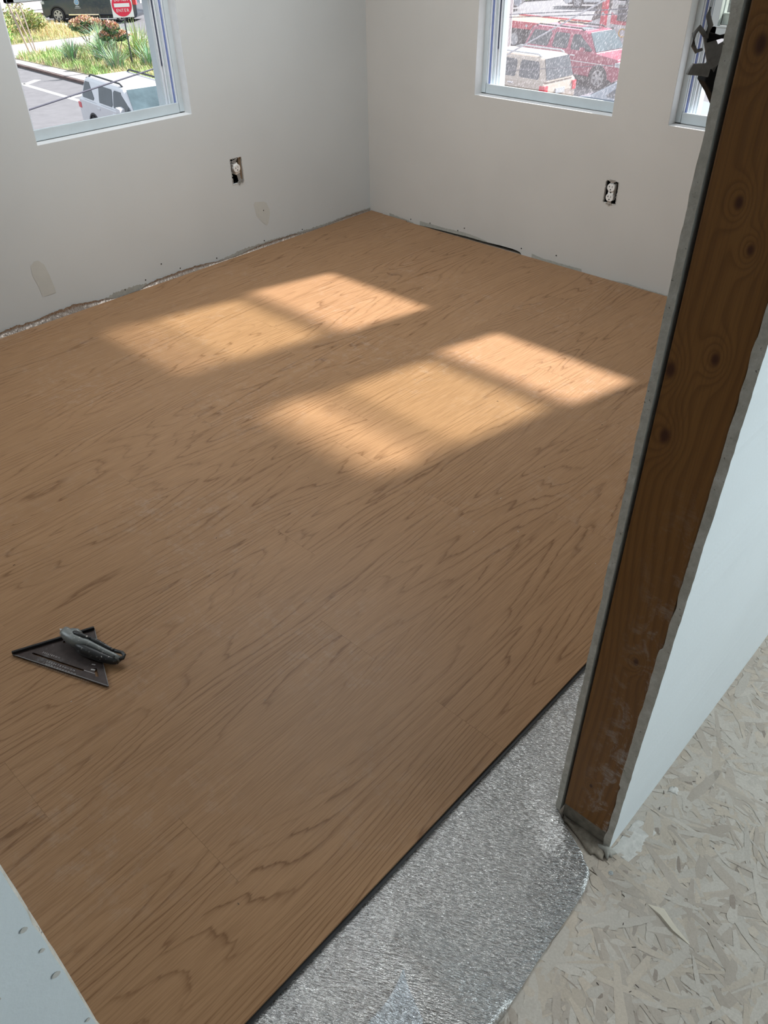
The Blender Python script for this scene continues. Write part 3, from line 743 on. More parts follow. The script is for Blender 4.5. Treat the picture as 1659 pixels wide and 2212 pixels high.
def plate_with_holes(outline, holes, zt, zb, mat, name, parent):
    bm = bmesh.new(); 
    for loop in [outline] + holes:
        vs = [bm.verts.new((*sl(*p), zt)) for p in loop]
        for i in range(len(vs)): bm.edges.new((vs[i], vs[(i + 1) % len(vs)]))
    bmesh.ops.triangle_fill(bm, edges=bm.edges[:], use_beauty=True)
    ext = bmesh.ops.extrude_face_region(bm, geom=bm.faces[:])
    for e_ in ext['geom']:
        if isinstance(e_, bmesh.types.BMVert): e_.co.z = zb
    bmesh.ops.recalc_face_normals(bm, faces=bm.faces)
    me = bpy.data.meshes.new(name); bm.to_mesh(me); bm.free(); me.materials.append(mat)
    o = bpy.data.objects.new(name, me); C.objects.link(o); o.parent = parent; return o
hyp = (Vector((0, LC)) - Vector((LB, 0))).normalized()
def along(u0, v0, t, w_): # point t along hypotenuse direction from (u0,v0), offset w_ inward
    nrm = Vector((-hyp.y, hyp.x)); p = Vector((u0, v0)) + hyp * t + nrm * w_; return (p.x, p.y)
s0 = (LB * .78, LC * .09)
slot_h = [along(*s0, .0, 0), along(*s0, .004, -.0022), along(*s0, .138, -.0022), along(*s0, .142, 0), along(*s0, .138, .0022), along(*s0, .004, .0022)]
star = []
for k in range(16):
    r_ = .010 if k % 2 == 0 else .0058; t = k * math.pi / 8; star.append((.030 + r_ * math.cos(t), .045 + r_ * 1.2 * math.sin(t)))
hole2 = [(.052, .010), (.070, .010), (.070, .016), (.052, .016)]
hole3 = [(.012, .020), (.018, .020), (.018, .028), (.012, .028)]
tooth = [(.014, .125), (.020, .122), (.020, .147), (.014, .150)]
plate_with_holes([(0.0, 0.0), (LB, 0.0), (LB - .002, .006), (.002, LC), (0, LC - .004)], [slot_h, star, hole2, hole3, tooth], .0065, .0035, M['square'], 'plate', sq)
mb = MB(); ends = [sl(-.001, -.002), sl(LB + .001, -.002), sl(LB + .001, .0035), sl(-.001, .0035)]
mb.prism([(x, y, .0005) for x, y in ends], (0, 0, .0125)); mb.build('fence', plain('black_fence', (.028, .028, .03), .4, metal=.4, var=.25), sq, bevel=.001)
for a_, b_, w_ in (((0.0, .0), (.0, LC), .0012), ((LB, .004), (.0, LC), .0014)):
    p, q = Vector(sl(*a_)), Vector(sl(*b_)); nn = Vector(((q - p).y, -(q - p).x)).normalized() * w_
    m_ = MB(); m_.prism([(p.x, p.y, .0036), (q.x, q.y, .0036), (q.x - nn.x, q.y - nn.y, .0036), (p.x - nn.x, p.y - nn.y, .0036)], (0, 0, .0033)); m_.build('worn_edge', plain('worn_edge', (.20, .20, .20), .5, metal=.5), sq)
def sq_text(txt, size, u0, v0, ang):
    x, y = sl(u0, v0); text_mesh(txt, size, m_mark, 'scale_numbers', sq, Matrix.Translation((x, y, .0067)) @ Matrix.Rotation(ang, 4, 'Z'))
ah = math.atan2((SCc - SA).y, (SCc - SA).x)
c1 = along(*s0, .045, .010); sq_text('3 4 5 6 7 8 9 10 11', .0062, *c1, ah)
c1 = along(*s0, .085, -.008); sq_text('2  3  4  5 6  7  8  9 10 11 12 14', .0060, *c1, ah)
c1 = along(*s0, .090, -.016); sq_text('10 15 20 25 30 35 40 45 50 55 60', .0060, *c1, ah)
mk = MB()
for k in range(26):
    c1 = Vector(along(*s0, .02 + k * .006, -.0215)); c2 = Vector(along(*s0, .02 + k * .006, -.0235)); p, q = Vector(sl(*c1)), Vector(sl(*c2)); d_ = Vector(((q - p).y, -(q - p).x)).normalized() * .0003
    mk.poly([(p.x - d_.x, p.y - d_.y, .0067), (p.x + d_.x, p.y + d_.y, .0067), (q.x + d_.x, q.y + d_.y, .0067), (q.x - d_.x, q.y - d_.y, .0067)])
for (u0, v0, u1, v1, w_) in ((.040, .118, .020, .138, .0005), (.026, .122, .018, .128, .0014), (.022, .108, .015, .113, .0013)):
    p, q = Vector(sl(u0, v0)), Vector(sl(u1, v1)); d_ = Vector(((q - p).y, -(q - p).x)).normalized() * w_
    mk.poly([(p.x - d_.x, p.y - d_.y, .0068), (p.x + d_.x, p.y + d_.y, .0068), (q.x + d_.x, q.y + d_.y, .0068), (q.x - d_.x, q.y - d_.y, .0068)])
mk.build('scale_ticks', m_mark, sq)

def mat_knife(name, col, metal):
    m = NB(name); c = m.coord(); sp = m.ramp(m.noise(c, 150, 3, .7), [(.63, 0), (.67, 1)])
    base = m.mix(m.noise(c, 40, 3, .6), tuple(x * .7 for x in col), col); base = m.mix(sp, base, (.62, .60, .56))
    m.bump(m.noise(c, 300, 3, .6), .3, .0006)
    return m.set(col=base, rough=.42, metal=metal)
M['knife'] = mat_knife('knife_grey', (.24, .255, .25), .35); M['grip'] = mat_knife('knife_grip', (.022, .023, .024), 0)
kn = empty('utility_knife', (-2.68, -1.715, .0)); tag(kn, 'paint spotted grey utility knife with black grip lying across the speed square', 'knife')
KH = Vector((-2.699, -1.640)); KT = Vector((-2.655, -1.797)); kd = (KT - KH); KLn = kd.length; kd.normalize(); kp = Vector((-kd.y, kd.x))  # kp = to the right/upper side
def kpt(t, s_, z): p = KH + kd * (t * KLn) + kp * s_ - Vector((-2.68, -1.715)); return (p.x, p.y, z)
def ksec(t, c, wd, z0, z1): # rounded section
    out = []
    for k in range(12):
        a = 2 * math.pi * k / 12; ca, sa = math.cos(a), math.sin(a)
        sx = math.copysign(abs(ca) ** .7, ca); sz = math.copysign(abs(sa) ** .8, sa)
        out.append(kpt(t, c + sx * wd / 2, (z0 + z1) / 2 + sz * (z1 - z0) / 2))
    return out
kb = [(-.012, .008, .012, .028, .037), (.0, .006, .022, .024, .040), (.05, .004, .027, .021, .043), (.14, .001, .029, .017, .045), (.26, -.001, .028, .014, .044), (.38, .000, .024, .013, .042), (.46, .003, .016, .014, .041), (.60, .004, .013, .013, .038), (.78, .005, .012, .011, .034), (.92, .007, .012, .010, .030), (.99, .008, .010, .011, .026)]
MB().loft([ksec(*s_) for s_ in kb]).build('body', M['knife'], kn, smooth=True)
gb = [(.30, -.009, .008, .012, .030), (.36, -.010, .018, .009, .036), (.48, -.010, .021, .008, .037), (.62, -.008, .021, .0075, .034), (.76, -.005, .020, .007, .030), (.90, -.001, .017, .007, .026), (.97, .002, .010, .008, .022)]
MB().loft([ksec(*s_) for s_ in gb]).build('grip', M['grip'], kn, smooth=True)
gb = [(.36, .012, .006, .022, .038), (.44, .015, .010, .018, .040), (.60, .016, .012, .014, .037), (.76, .016, .010, .012, .032), (.84, .017, .007, .012, .029)]
MB().loft([ksec(*s_) for s_ in gb]).build('grip', M['grip'], kn, smooth=True)
hk = [kpt(.82, .018, .024), kpt(.90, .0195, .024), kpt(.96, .0215, .024), kpt(1.01, .019, .023), kpt(1.02, .012, .021), kpt(.99, .006, .020)]
MB().tube(hk, [.0042, .0040, .0040, .0042, .0044, .004], 8).build('tail_loop', M['grip'], kn, smooth=True)
gb = [(.20, .008, .006, .038, .046), (.24, .008, .011, .038, .0475), (.38, .010, .009, .036, .0455), (.46, .012, .005, .034, .041)]
MB().loft([ksec(*s_) for s_ in gb]).build('slider', M['grip'], kn, smooth=True)
MB().loft([ksec(.12, .012, .010, .030, .043), ksec(.2, .016, .014, .028, .043), ksec(.28, .014, .012, .028, .041)]).build('blade_door', M['knife'], kn, smooth=True)
MB().cyl(kpt(.93, .003, .028), (0, 0, 1), .0013, .002, 8).build('hang_hole', M['black'], kn)
mb = MB(); mb.prism([kpt(-.09, .008, .0300), kpt(-.01, .000, .0300), kpt(-.01, .013, .0300)], (0, 0, .001)); mb.build('blade', M['steel'], kn)

# loose specks on the floor
for i in range(34):
    x, y = random.uniform(-2.9, -.6), random.uniform(-2.4, -.2)
    mb = MB(); a = random.uniform(0, 3.14); L = random.uniform(.0012, .003)
    mb.tube([(x - math.cos(a) * L, y - math.sin(a) * L, .0006), (x + math.cos(a) * L, y + math.sin(a) * L, .0006)], .0005, 5); mb.build('debris_speck', m_debris if i % 2 else M['compound'], floor)

# ================================================================== OUTSIDE
GZ = -4.9
M['asphalt'] = plain('asphalt', (.155, .152, .16), .9, var=.10, nscale=2.5)
M['concrete'] = plain('concrete', (.42, .385, .375), .9, var=.10, nscale=1.2)
M['curb'] = plain('brown_curb', (.17, .12, .11), .9, var=.2, nscale=3)
M['roadpaint'] = plain('road_paint', (.60, .60, .60), .8, var=.05)
M['tyre'] = plain('tyre_rubber', (.045, .044, .046), .8, var=.15)
M['alloy'] = plain('alloy_rim', (.45, .45, .47), .35, metal=.6, var=.1, nscale=8)
M['chrome'] = plain('chrome', (.75, .75, .78), .15, metal=.9, var=.03)
M['carglass'] = plain('car_glass', (.055, .065, .075), .06, var=.2, nscale=1.5, spec=.5)
M['windshield'] = plain('windshield_glass', (.085, .12, .135), .03, var=.3, nscale=1.2, spec=.15)
M['darktrim'] = plain('dark_trim', (.035, .035, .038), .5)
M['tail'] = plain('tail_light_red', (.62, .025, .045), .25, coat=.5)
M['lamp'] = plain('lamp_lens', (.5, .52, .54), .1, coat=.5)
def poly_slab(name, pts, z0, z1, mat, parent=None):
    mb = MB(); mb.prism([(x, y, z0) for x, y in pts], (0, 0, z1 - z0)); return mb.build(name, mat, parent)
mb = MB(); mb.box(-60, 140, -60, 160, GZ - .2, GZ); tag(mb.build('ground_street', M['asphalt']), kind='structure')
isl = empty('ground_island', kind='structure')
ISL = [(15.9, 62), (16.05, 42), (16.09, 39.1), (15.78, 33.1), (15.4, 25), (21, 25), (23.0, 33), (24.6, 39), (26.2, 44.4), (26.0, 48), (25.6, 53), (25.0, 60), (24.4, 62)]
poly_slab('curb', ISL, GZ, GZ + .11, M['curb'], isl)
poly_slab('pavement', [(x + (.10 if x < 18 else -.10), y) for x, y in ISL], GZ + .001, GZ + .13, M['concrete'], isl)
B1 = [(16.75, 40.8), (17.4, 41.5), (21.8, 41.9), (23.6, 42.0), (23.3, 39.5), (22.2, 35), (21.0, 30), (16.5, 27), (16.7, 34)]
B2 = [(17, 45.6), (23.6, 45.2), (24.9, 46.8), (25.0, 52.4), (24.6, 57.8), (17, 60)]
M['soil'] = plain('bed_soil', (.30, .27, .16), .95, var=.3, nscale=1.5)
poly_slab('planting_bed', B1, GZ + .1, GZ + .15, M['soil'], isl); poly_slab('planting_bed', B2, GZ + .1, GZ + .15, M['soil'], isl)
poly_slab('tactile_pad', [(24.6, 43.6), (25.3, 43.3), (25.6, 44.1), (24.9, 44.4)], GZ + .13, GZ + .14, plain('red_pad', (.62, .16, .18), .8), isl)
far = empty('ground_far_lot', kind='structure')
poly_slab('pavement', [(26.2, 62), (30.2, 53.8), (70, 34), (90, 60), (60, 100), (20, 100)], GZ, GZ + .12, M['concrete'], far)
poly_slab('curb', [(26.05, 62), (30.05, 53.6), (30.25, 53.8), (26.25, 62)], GZ, GZ + .13, M['curb'], far)
poly_slab('lawn', [(52.5, 36.6), (60, 33.6), (62, 36), (54, 40)], GZ + .1, GZ + .15, plain('far_lawn', (.30, .42, .12), .95, var=.2, nscale=.8), far)
lines = empty('ground_road_markings', kind='structure')
def stripe(p, q, w_):
    p, q = Vector(p), Vector(q); d = Vector(((q - p).y, -(q - p).x)).normalized() * w_ / 2
    poly_slab('painted_line', [tuple(p - d), tuple(q - d), tuple(q + d), tuple(p + d)], GZ, GZ + .004, M['roadpaint'], lines)
stripe((14.65, 46), (13.55, 25.0), .22); stripe((13.9, 30.4), (15.3, 30.6), .28); stripe((14.1, 34.6), (15.0, 35.2), .30)
stripe((45, 24.5), (52, 21), .3); stripe((42, 25), (50, 21), .2)

def in_poly(x, y, P):
    c = False; n = len(P)
    for i in range(n):
        (x1, y1), (x2, y2) = P[i], P[(i + 1) % n]
        if (y1 > y) != (y2 > y) and x < (x2 - x1) * (y - y1) / (y2 - y1) + x1: c = not c
    return c
def vcol_mat(name, rough=.8, trans=0):
    m = NB(name); i = m.node('ShaderNodeVertexColor'); i.layer_name = 'tint'; return m.set(col=i.outputs[0], rough=rough, spec=.2)
M['leafy'] = vcol_mat('foliage')
def tinted(name, v, f, cols, parent):
    me = bpy.data.meshes.new(name); me.from_pydata(v, [], f); me.materials.append(M['leafy'])
    ca = me.color_attributes.new('tint', 'FLOAT_COLOR', 'CORNER')
    for p in me.polygons:
        for li in p.loop_indices: ca.data[li].color = (*cols[p.index], 1)
    o = bpy.data.objects.new(name, me); C.objects.link(o); o.parent = parent; return o
def blade(v, f, cols, x, y, z, L, wd, lean, az, col):
    dx, dy = math.cos(az), math.sin(az); px, py = -dy * wd / 2, dx * wd / 2; b = len(v)
    for t in (0, .5, 1):
        r = lean * L * t * t; h = L * t * (1 - .35 * lean * t); s_ = 1 - .85 * t
        v += [(x + dx * r - px * s_, y + dy * r - py * s_, z + h), (x + dx * r + px * s_, y + dy * r + py * s_, z + h)]
    f += [(b, b + 1, b + 3, b + 2), (b + 2, b + 3, b + 5, b + 4)]; cols += [col, col]
rg = random.Random(21)
def jit(c, k=.2): return tuple(min(.9, x * rg.uniform(1 - k, 1 + k)) for x in c)
v = []; f = []; cols = []
n = 0
while n < 17000:
    P = B1 if n % 2 else B2; x, y = rg.uniform(16, 25.5), rg.uniform(27, 60)
    if not in_poly(x, y, P): continue
    n += 1; t = noise.noise(Vector((x * .9, y * .9, 0)))
    col = (.36, .50, .19) if t > -.05 else (.54, .50, .28)
    if P is B2: col = (.32, .40, .15) if t > -.1 and x < 21 else (.60, .52, .26)
    blade(v, f, cols, x, y, GZ + .13, rg.uniform(.15, .42), .035, rg.uniform(.1, .7), rg.uniform(0, 6.28), jit(col))
g = tinted('bed_grass', v, f, cols, None); tag(g, 'light green grass filling the roadside planting beds', 'grass', kind='stuff')

def yucca(x, y, r, n, label, tint=(.30, .42, .27)):
    root = empty('yucca_clump', (x, y, GZ + .13)); tag(root, label, 'yucca', 'spiky blue green clumps in the near bed')
    v = []; f = []; cols = []
    for i in range(n):
        a = rg.uniform(0, 6.28); d = rg.uniform(0, r * .35)
        blade(v, f, cols, d * math.cos(a), d * math.sin(a), 0, r * rg.uniform(.75, 1.25), .06, rg.uniform(.05, 1.0), a + rg.uniform(-.4, .4), jit(tint, .28))
    tinted('leaves', v, f, cols, root)
yucca(19.3, 36.6, 1.25, 170, 'broad spiky clump left of the leaning crape myrtle stems')
yucca(21.0, 39.2, 1.35, 170, 'tall spiky clump just right of the sign pole, nearest the pavement')
yucca(20.6, 35.6, 1.45, 190, 'bright green spiky clump low beside the right window edge', (.38, .48, .22))
yucca(17.9, 37.2, 1.0, 120, 'small dark spiky clump at the left end of the row', (.24, .34, .22))
yucca(18.2, 33.8, 1.0, 120, 'short spiky clump right behind the white car roof')
yucca(19.6, 33.2, 1.1, 120, 'spiky clump at the foot of the sign pole')

def leaf_cloud(v, f, cols, blobs, n, size, top, low):
    for i in range(n):
        bx_, by_, bz_, rx, rz = rg.choice(blobs); a = rg.uniform(0, 6.28); c_ = rg.uniform(-1, 1); rr = rg.uniform(.55, 1) ; s_ = math.sqrt(1 - c_ * c_)
        p = Vector((bx_ + rx * rr * s_ * math.cos(a), by_ + rx * rr * s_ * math.sin(a), bz_ + rz * rr * c_))
        q = Vector((rg.uniform(-1, 1), rg.uniform(-1, 1), rg.uniform(-1, 1))).normalized(); u = q.orthogonal().normalized(); w_ = q.cross(u); L = size * rg.uniform(.6, 1.3)
        b = len(v); v += [tuple(p - u * L), tuple(p + w_ * L * .45), tuple(p + u * L), tuple(p - w_ * L * .45)]; f.append((b, b + 1, b + 2, b + 3))
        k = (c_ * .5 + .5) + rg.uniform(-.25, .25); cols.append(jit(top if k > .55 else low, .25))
M['bark'] = plain('bark', (.42, .31, .24), .9, var=.15)
def myrtle(x, y, label, stems, blobs, n):
    root = empty('crape_myrtle', (x, y, GZ + .13)); tag(root, label, 'shrub', 'crape myrtle shrubs in the near bed')
    for pts in stems:
        mb = MB(); mb.tube(pts, [.045, .03, .02][:len(pts)], 6); mb.build('stem', M['bark'], root, smooth=True)
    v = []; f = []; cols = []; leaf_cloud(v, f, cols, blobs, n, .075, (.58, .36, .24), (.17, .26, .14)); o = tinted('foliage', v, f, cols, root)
d = Vector((-.40, .92))
myrtle(21.0, 41.0, 'pink topped crape myrtle further back, left of the do not enter sign',
    [[(0, 0, 0), (-.05, .05, .45), (-.15, .1, .9)], [(.05, 0, 0), (.1, .0, .5), (.25, -.1, .95)], [(.1, .05, 0), (-.2, .1, .5), (-.35, .2, .85)]],
    [(-.35, .2, 1.05, .45, .30), (.05, .0, 1.2, .50, .28), (.45, -.25, 1.05, .42, .30), (-.05, .0, .85, .35, .2)], 2300)
myrtle(18.9, 34.7, 'pink topped crape myrtle nearer the street with long bare leaning stems',
    [[(0, 0, 0), (-.12, .08, .55), (-.30, .2, 1.05)], [(.03, 0, 0), (.02, .0, .6), (.05, .0, 1.1)], [(.05, .0, 0), (.12, -.05, .55), (.28, -.15, 1.05)]],
    [(-.34, .2, 1.25, .28, .24), (.0, .0, 1.50, .36, .30), (.33, -.18, 1.22, .30, .22), (-.18, .1, 1.62, .26, .22), (.12, -.05, 1.18, .28, .18)], 2600)
def bush(x, y, label, blobs, n, top, low):
    root = empty('bush', (x, y, GZ + .13)); tag(root, label, 'bush', 'bushes in the back bed')
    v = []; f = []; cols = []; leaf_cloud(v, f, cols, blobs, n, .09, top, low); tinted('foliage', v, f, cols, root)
    mb = MB(); mb.tube([(0, 0, 0), (0, 0, .6)], .04, 6); mb.build('stem', M['bark'], root)
bush(19.6, 48.5, 'yellow green bush in the back bed behind the tree stakes', [(0, 0, .7, .9, .7), (-.6, .6, .6, .7, .6)], 1500, (.45, .52, .20), (.28, .36, .14))
bush(21.6, 49.5, 'rounded olive bush in the back bed under the pickup front wheel', [(0, 0, .8, 1.0, .8), (.7, -.4, .6, .7, .5)], 1500, (.46, .48, .22), (.30, .34, .16))
bush(18.4, 45.8, 'low bright green bush at the left end of the back bed', [(0, 0, .4, .8, .5)], 900, (.38, .55, .16), (.25, .38, .12))
bush(18.6, 52.5, 'tall pale green bush at the window edge in the back bed', [(0, 0, .9, 1.2, .9)], 1300, (.42, .50, .22), (.30, .38, .17))
bush(30.0, 60.5, 'orange ornamental grass tuft on the far pavement', [(0, 0, .7, .5, .9)], 700, (.66, .42, .20), (.5, .33, .18))
bush(25.6, 66, 'small green tree across the far street', [(0, 0, 2.2, 1.3, 1.4)], 1300, (.36, .50, .2), (.24, .36, .14))

# tree stakes
M['stake'] = plain('stake_wood', (.46, .36, .31), .9)
def stake(x, y, h, lean, r, label, cap):
    root = empty('tree_stake', (x, y, GZ + .13)); tag(root, label, 'stake', 'wooden tree stakes by the pavement')
    mb = MB(); mb.tube([(0, 0, 0), (lean[0], lean[1], h)], r, 6); mb.build('post', M['stake'], root)
    if cap: mb = MB(); mb.tube([(lean[0], lean[1], h - .22), (lean[0] * 1.02, lean[1] * 1.02, h + .12)], [r * 1.5, r * .6], 6); mb.build('pale_tip', plain('pale_tip', (.75, .68, .64), .8), root)
stake(17.94, 41.5, 2.9, (-.55, .2), .05, 'thick leaning wooden stake with a pale tip, left of the pair', True)
stake(18.1, 41.3, 1.9, (-.35, .25), .035, 'thin leaning stem between the two wooden stakes', False)
stake(17.82, 40.5, 2.5, (-.25, .1), .035, 'thin straight wooden stake, right of the pair', False)
mb = MB(); mb.tube([(17.5, 41.6, -2.6), (17.6, 41.2, -2.75), (17.62, 40.7, -2.4)], .02, 5); tag(mb.build('tie_rope', M['stake']), 'slack rope tie between the tree stakes', 'rope')

# do not enter sign
sp = Vector((18.93, 33.6)); sg = empty('do_not_enter_sign', (sp.x, sp.y, GZ + .13)); tag(sg, 'white square road sign with red disc reading DO NOT ENTER on a dark pole', 'sign')
mb = MB(); mb.tube([(0, 0, 0), (0, 0, 3.0)], .035, 8); mb.build('pole', plain('sign_pole', (.07, .07, .075), .6), sg)
SR = Vector((.86, -.50, 0)); SN = Vector((-.50, -.86, 0)); SM = Matrix(((SR.x, 0, SN.x, SN.x * .05), (SR.y, 0, SN.y, SN.y * .05), (0, 1, 0, 2.46), (0, 0, 0, 1)))
def onsign(mb): mb.v = [tuple(SM @ Vector(p)) for p in mb.v]; return mb
mb = MB(); mb.box(-.455, .455, -.455, .455, -.01, 0); onsign(mb).build('board', M['white_plastic'], sg, bevel=.004)
mb = MB(); mb.cyl((0, 0, .003), (0, 0, 1), .425, .004, 48); onsign(mb).build('red_disc', plain('sign_red', (.72, .03, .07), .5), sg)
mb = MB(); mb.box(-.33, .33, -.065, .075, .004, .008); onsign(mb).build('white_bar', M['white_plastic'], sg)
for chs, yy in (((('D', -.255), ('O', -.125), ('N', .06), ('O', .19), ('T', .305)), .205), ((('E', -.25), ('N', -.125), ('T', .0), ('E', .12), ('R', .245)), -.195)):
    for ch, xx in chs: text_mesh(ch, .17, M['white_plastic'], 'letter', sg, SM @ Matrix.Translation((xx * .93, yy, .009)), .004)

# ---------------------------------------------------------------- vehicles
def car(name, label, cat, loc, head, s, group=None):
    ang = math.atan2(head[1], head[0]); root = empty(name, (loc[0], loc[1], GZ), ang); tag(root, label, cat, group)
    L, W_, H = s['L'], s['W'], s['H']; cl = .26; zb = s['belt']; hood = s['hood']; R = s.get('R', .37); wf, wrr = s['wf'], s['wr']
    paint = s['paint']; hw = W_ / 2
    def arch(xc):
        return [(xc + (R + .09) * math.cos(t), R + (R + .09) * math.sin(t)) for t in [k * math.pi / 10 for k in range(11)]]
    xf, xr = L / 2, -L / 2
    pr = [(xr + .12, cl), ] + [(x, z) for x, z in reversed(arch(wrr)) if z > cl] + [(x, z) for x, z in reversed(arch(wf)) if z > cl] + [(xf - .15, cl), (xf, cl + .2), (xf - .02, hood - .28), (xf - .16, hood - .06)]
    pr += s.get('top', [(s['xb1'] + .05, hood + .04), (s['xb1'] - .1, zb), (s['xb0'] + .1, zb), (xr + .06, zb - .06)])
    pr += [(xr, zb - .35), (xr + .02, cl + .2)]
    mb = MB(); mb.prism([(x, -hw, z) for x, z in pr], (0, W_, 0)); mb.build('body', paint, root, bevel=.045)
    mb = MB(); mb.box(xr + .3, xf - .3, -hw + .12, hw - .12, cl - .04, zb - .25); mb.build('underbody', M['darktrim'], root)
    for xc in (wf, wrr):
        for sd_ in (-1, 1):
            mb = MB(); ring = [(xc + (R + .11) * math.cos(t), R + (R + .11) * math.sin(t)) for t in [k * math.pi / 12 for k in range(13)]]; inn = [(xc + (R + .06) * math.cos(t), R + (R + .06) * math.sin(t)) for t in [k * math.pi / 12 for k in range(13)]]
            for k in range(12):
                mb.prism([(ring[k][0], sd_ * (hw + .004), ring[k][1]), (ring[k + 1][0], sd_ * (hw + .004), ring[k + 1][1]), (inn[k + 1][0], sd_ * (hw + .004), inn[k + 1][1]), (inn[k][0], sd_ * (hw + .004), inn[k][1])], (0, -sd_ * .03, 0))
            mb.build('wheel_arch_trim', s.get('trim', M['darktrim']), root)
    # cabin
    b0, b1, r0, r1 = s['xb0'], s['xb1'], s['xr0'], s['xr1']; wb, wt = hw - .04, s.get('wt', hw * .78)
    def ring(t, ins=0, z=None):
        x0 = b0 + (r0 - b0) * t + ins; x1 = b1 + (r1 - b1) * t - ins; y = wb + (wt - wb) * t - ins; z = zb - .02 + (H - zb) * t if z is None else z
        c = .10
        return [(x0, -y + c, z), (x0 + c, -y, z), (x1 - c, -y, z), (x1, -y + c, z), (x1, y - c, z), (x1 - c, y, z), (x0 + c, y, z), (x0, y - c, z)]
    MB().loft([ring(0), ring(.9), ring(.97, .03), ring(1, .12, H)]).build('cabin', paint, root, smooth=False, bevel=.012)
    def sp_(x, t, sd_, off=.012):  # point on cabin side; x given at belt-level interpolation
        y = wb + (wt - wb) * t; return (x, sd_ * (y + off), zb - .02 + (H - zb) * t)
    for sd_ in (-1, 1):
        for (x0, x1, x0t, x1t) in s['win']:
            mb = MB(); lo, hi = .10, .84
            q = [(x0 + .05, lo), (x1 - .05, lo), (x1, lo + .10), (x1t, hi - .10), (x1t - .06, hi), (x0t + .06, hi), (x0t, hi - .10), (x0, lo + .10)]
            mb.prism([sp_(x, t, sd_) for x, t in q], (0, -sd_ * .02, 0)); mb.build('side_window', M['carglass'], root)
        mb = MB(); mb.loft([[(s['xb1'] - .62, sd_ * (hw + .02), zb + .02), (s['xb1'] - .62, sd_ * (hw + .22), zb + .02), (s['xb1'] - .62, sd_ * (hw + .22), zb + .2), (s['xb1'] - .62, sd_ * (hw + .02), zb + .2)], [(s['xb1'] - .5, sd_ * (hw - .02), zb + .04), (s['xb1'] - .46, sd_ * (hw + .18), zb + .05), (s['xb1'] - .46, sd_ * (hw + .18), zb + .16), (s['xb1'] - .5, sd_ * (hw - .02), zb + .14)]])
        mb.build('mirror', s.get('mirror', paint), root, bevel=.02)
        for xh in s.get('handles', []):
            mb = MB(); mb.box(xh - .12, xh + .12, sd_ * hw - .02, sd_ * hw + .03, zb - .16, zb - .11); mb.build('door_handle', s.get('handle', paint), root, bevel=.008)
        if s.get('rack'):
            mb = MB(); yy = sd_ * (wt - .12); mb.tube([(r0 + .15, yy, H - .01), (r0 + .3, yy, H + .06), (r1 - .5, yy, H + .06), (r1 - .3, yy, H - .01)], .028, 6); mb.build('roof_rail', s['rack'], root)
        if s.get('stripe'):
            mb = MB(); mb.box(xr + .2, xf - .3, sd_ * hw - .005, sd_ * hw + .012, zb - .34, zb - .31); mb.build('side_moulding', s['stripe'], root)
        mb = MB(); mb.box(xr - .015, xr + .22, sd_ * (hw - .20) - .01, sd_ * (hw - .20) + .215 * sd_, zb - s.get('tl', .42), zb - .12) if sd_ > 0 else mb.box(xr - .015, xr + .22, -hw - .012, -hw + .2, zb - s.get('tl', .42), zb - .12)
        mb.build('tail_light', M['tail'], root, bevel=.02)
        mb = MB(); y0, y1 = sorted((sd_ * (hw - .45), sd_ * (hw + .004))); mb.box(xf - .25, xf + .01, y0, y1, hood - .34, hood - .16); mb.build('headlight', M['lamp'], root, bevel=.03)
    def fr(xa, za, xb_, zb_, wa, wb_, nm, mt, sgn):
        t0, t1 = .08, .93
        A = Vector((xa, 0, za)); B = Vector((xb_, 0, zb_)); a = A.lerp(B, t0); b = A.lerp(B, t1); n_ = Vector((-(B - A).z, 0, (B - A).x)).normalized() * (-sgn) * .018
        if n_.x * sgn < 0: n_ = -n_
        m_ = MB(); m_.prism([(a.x + n_.x, -wa, a.z + n_.z), (a.x + n_.x, wa, a.z + n_.z), (b.x + n_.x, wb_, b.z + n_.z), (b.x + n_.x, -wb_, b.z + n_.z)], (-n_.x, 0, -n_.z)); m_.build(nm, mt, root, bevel=.004)
    zz = zb - .02
    fr(b1, zz, r1, H, wb - .08, wt - .06, 'windshield', M['windshield'], 1)
    fr(b0, zz, r0, H, wb - .12, wt - .08, 'rear_window', M['carglass'], -1)
    mb = MB(); mb.box(xr - .02, xr + .03, -.26, .26, zb - .42, zb - .26); mb.build('license_plate', M['lamp'], root)
    mb = MB(); mb.box(xf - .05, xf + .02, -hw * .55, hw * .55, cl + .12, hood - .3); mb.build('grille', M['darktrim'], root, bevel=.02)
    if s.get('sunroof'):
        mb = MB(); mb.box(r1 - 1.0, r1 - .35, -.42, .42, H - .005, H + .008); mb.build('sunroof', M['carglass'], root)
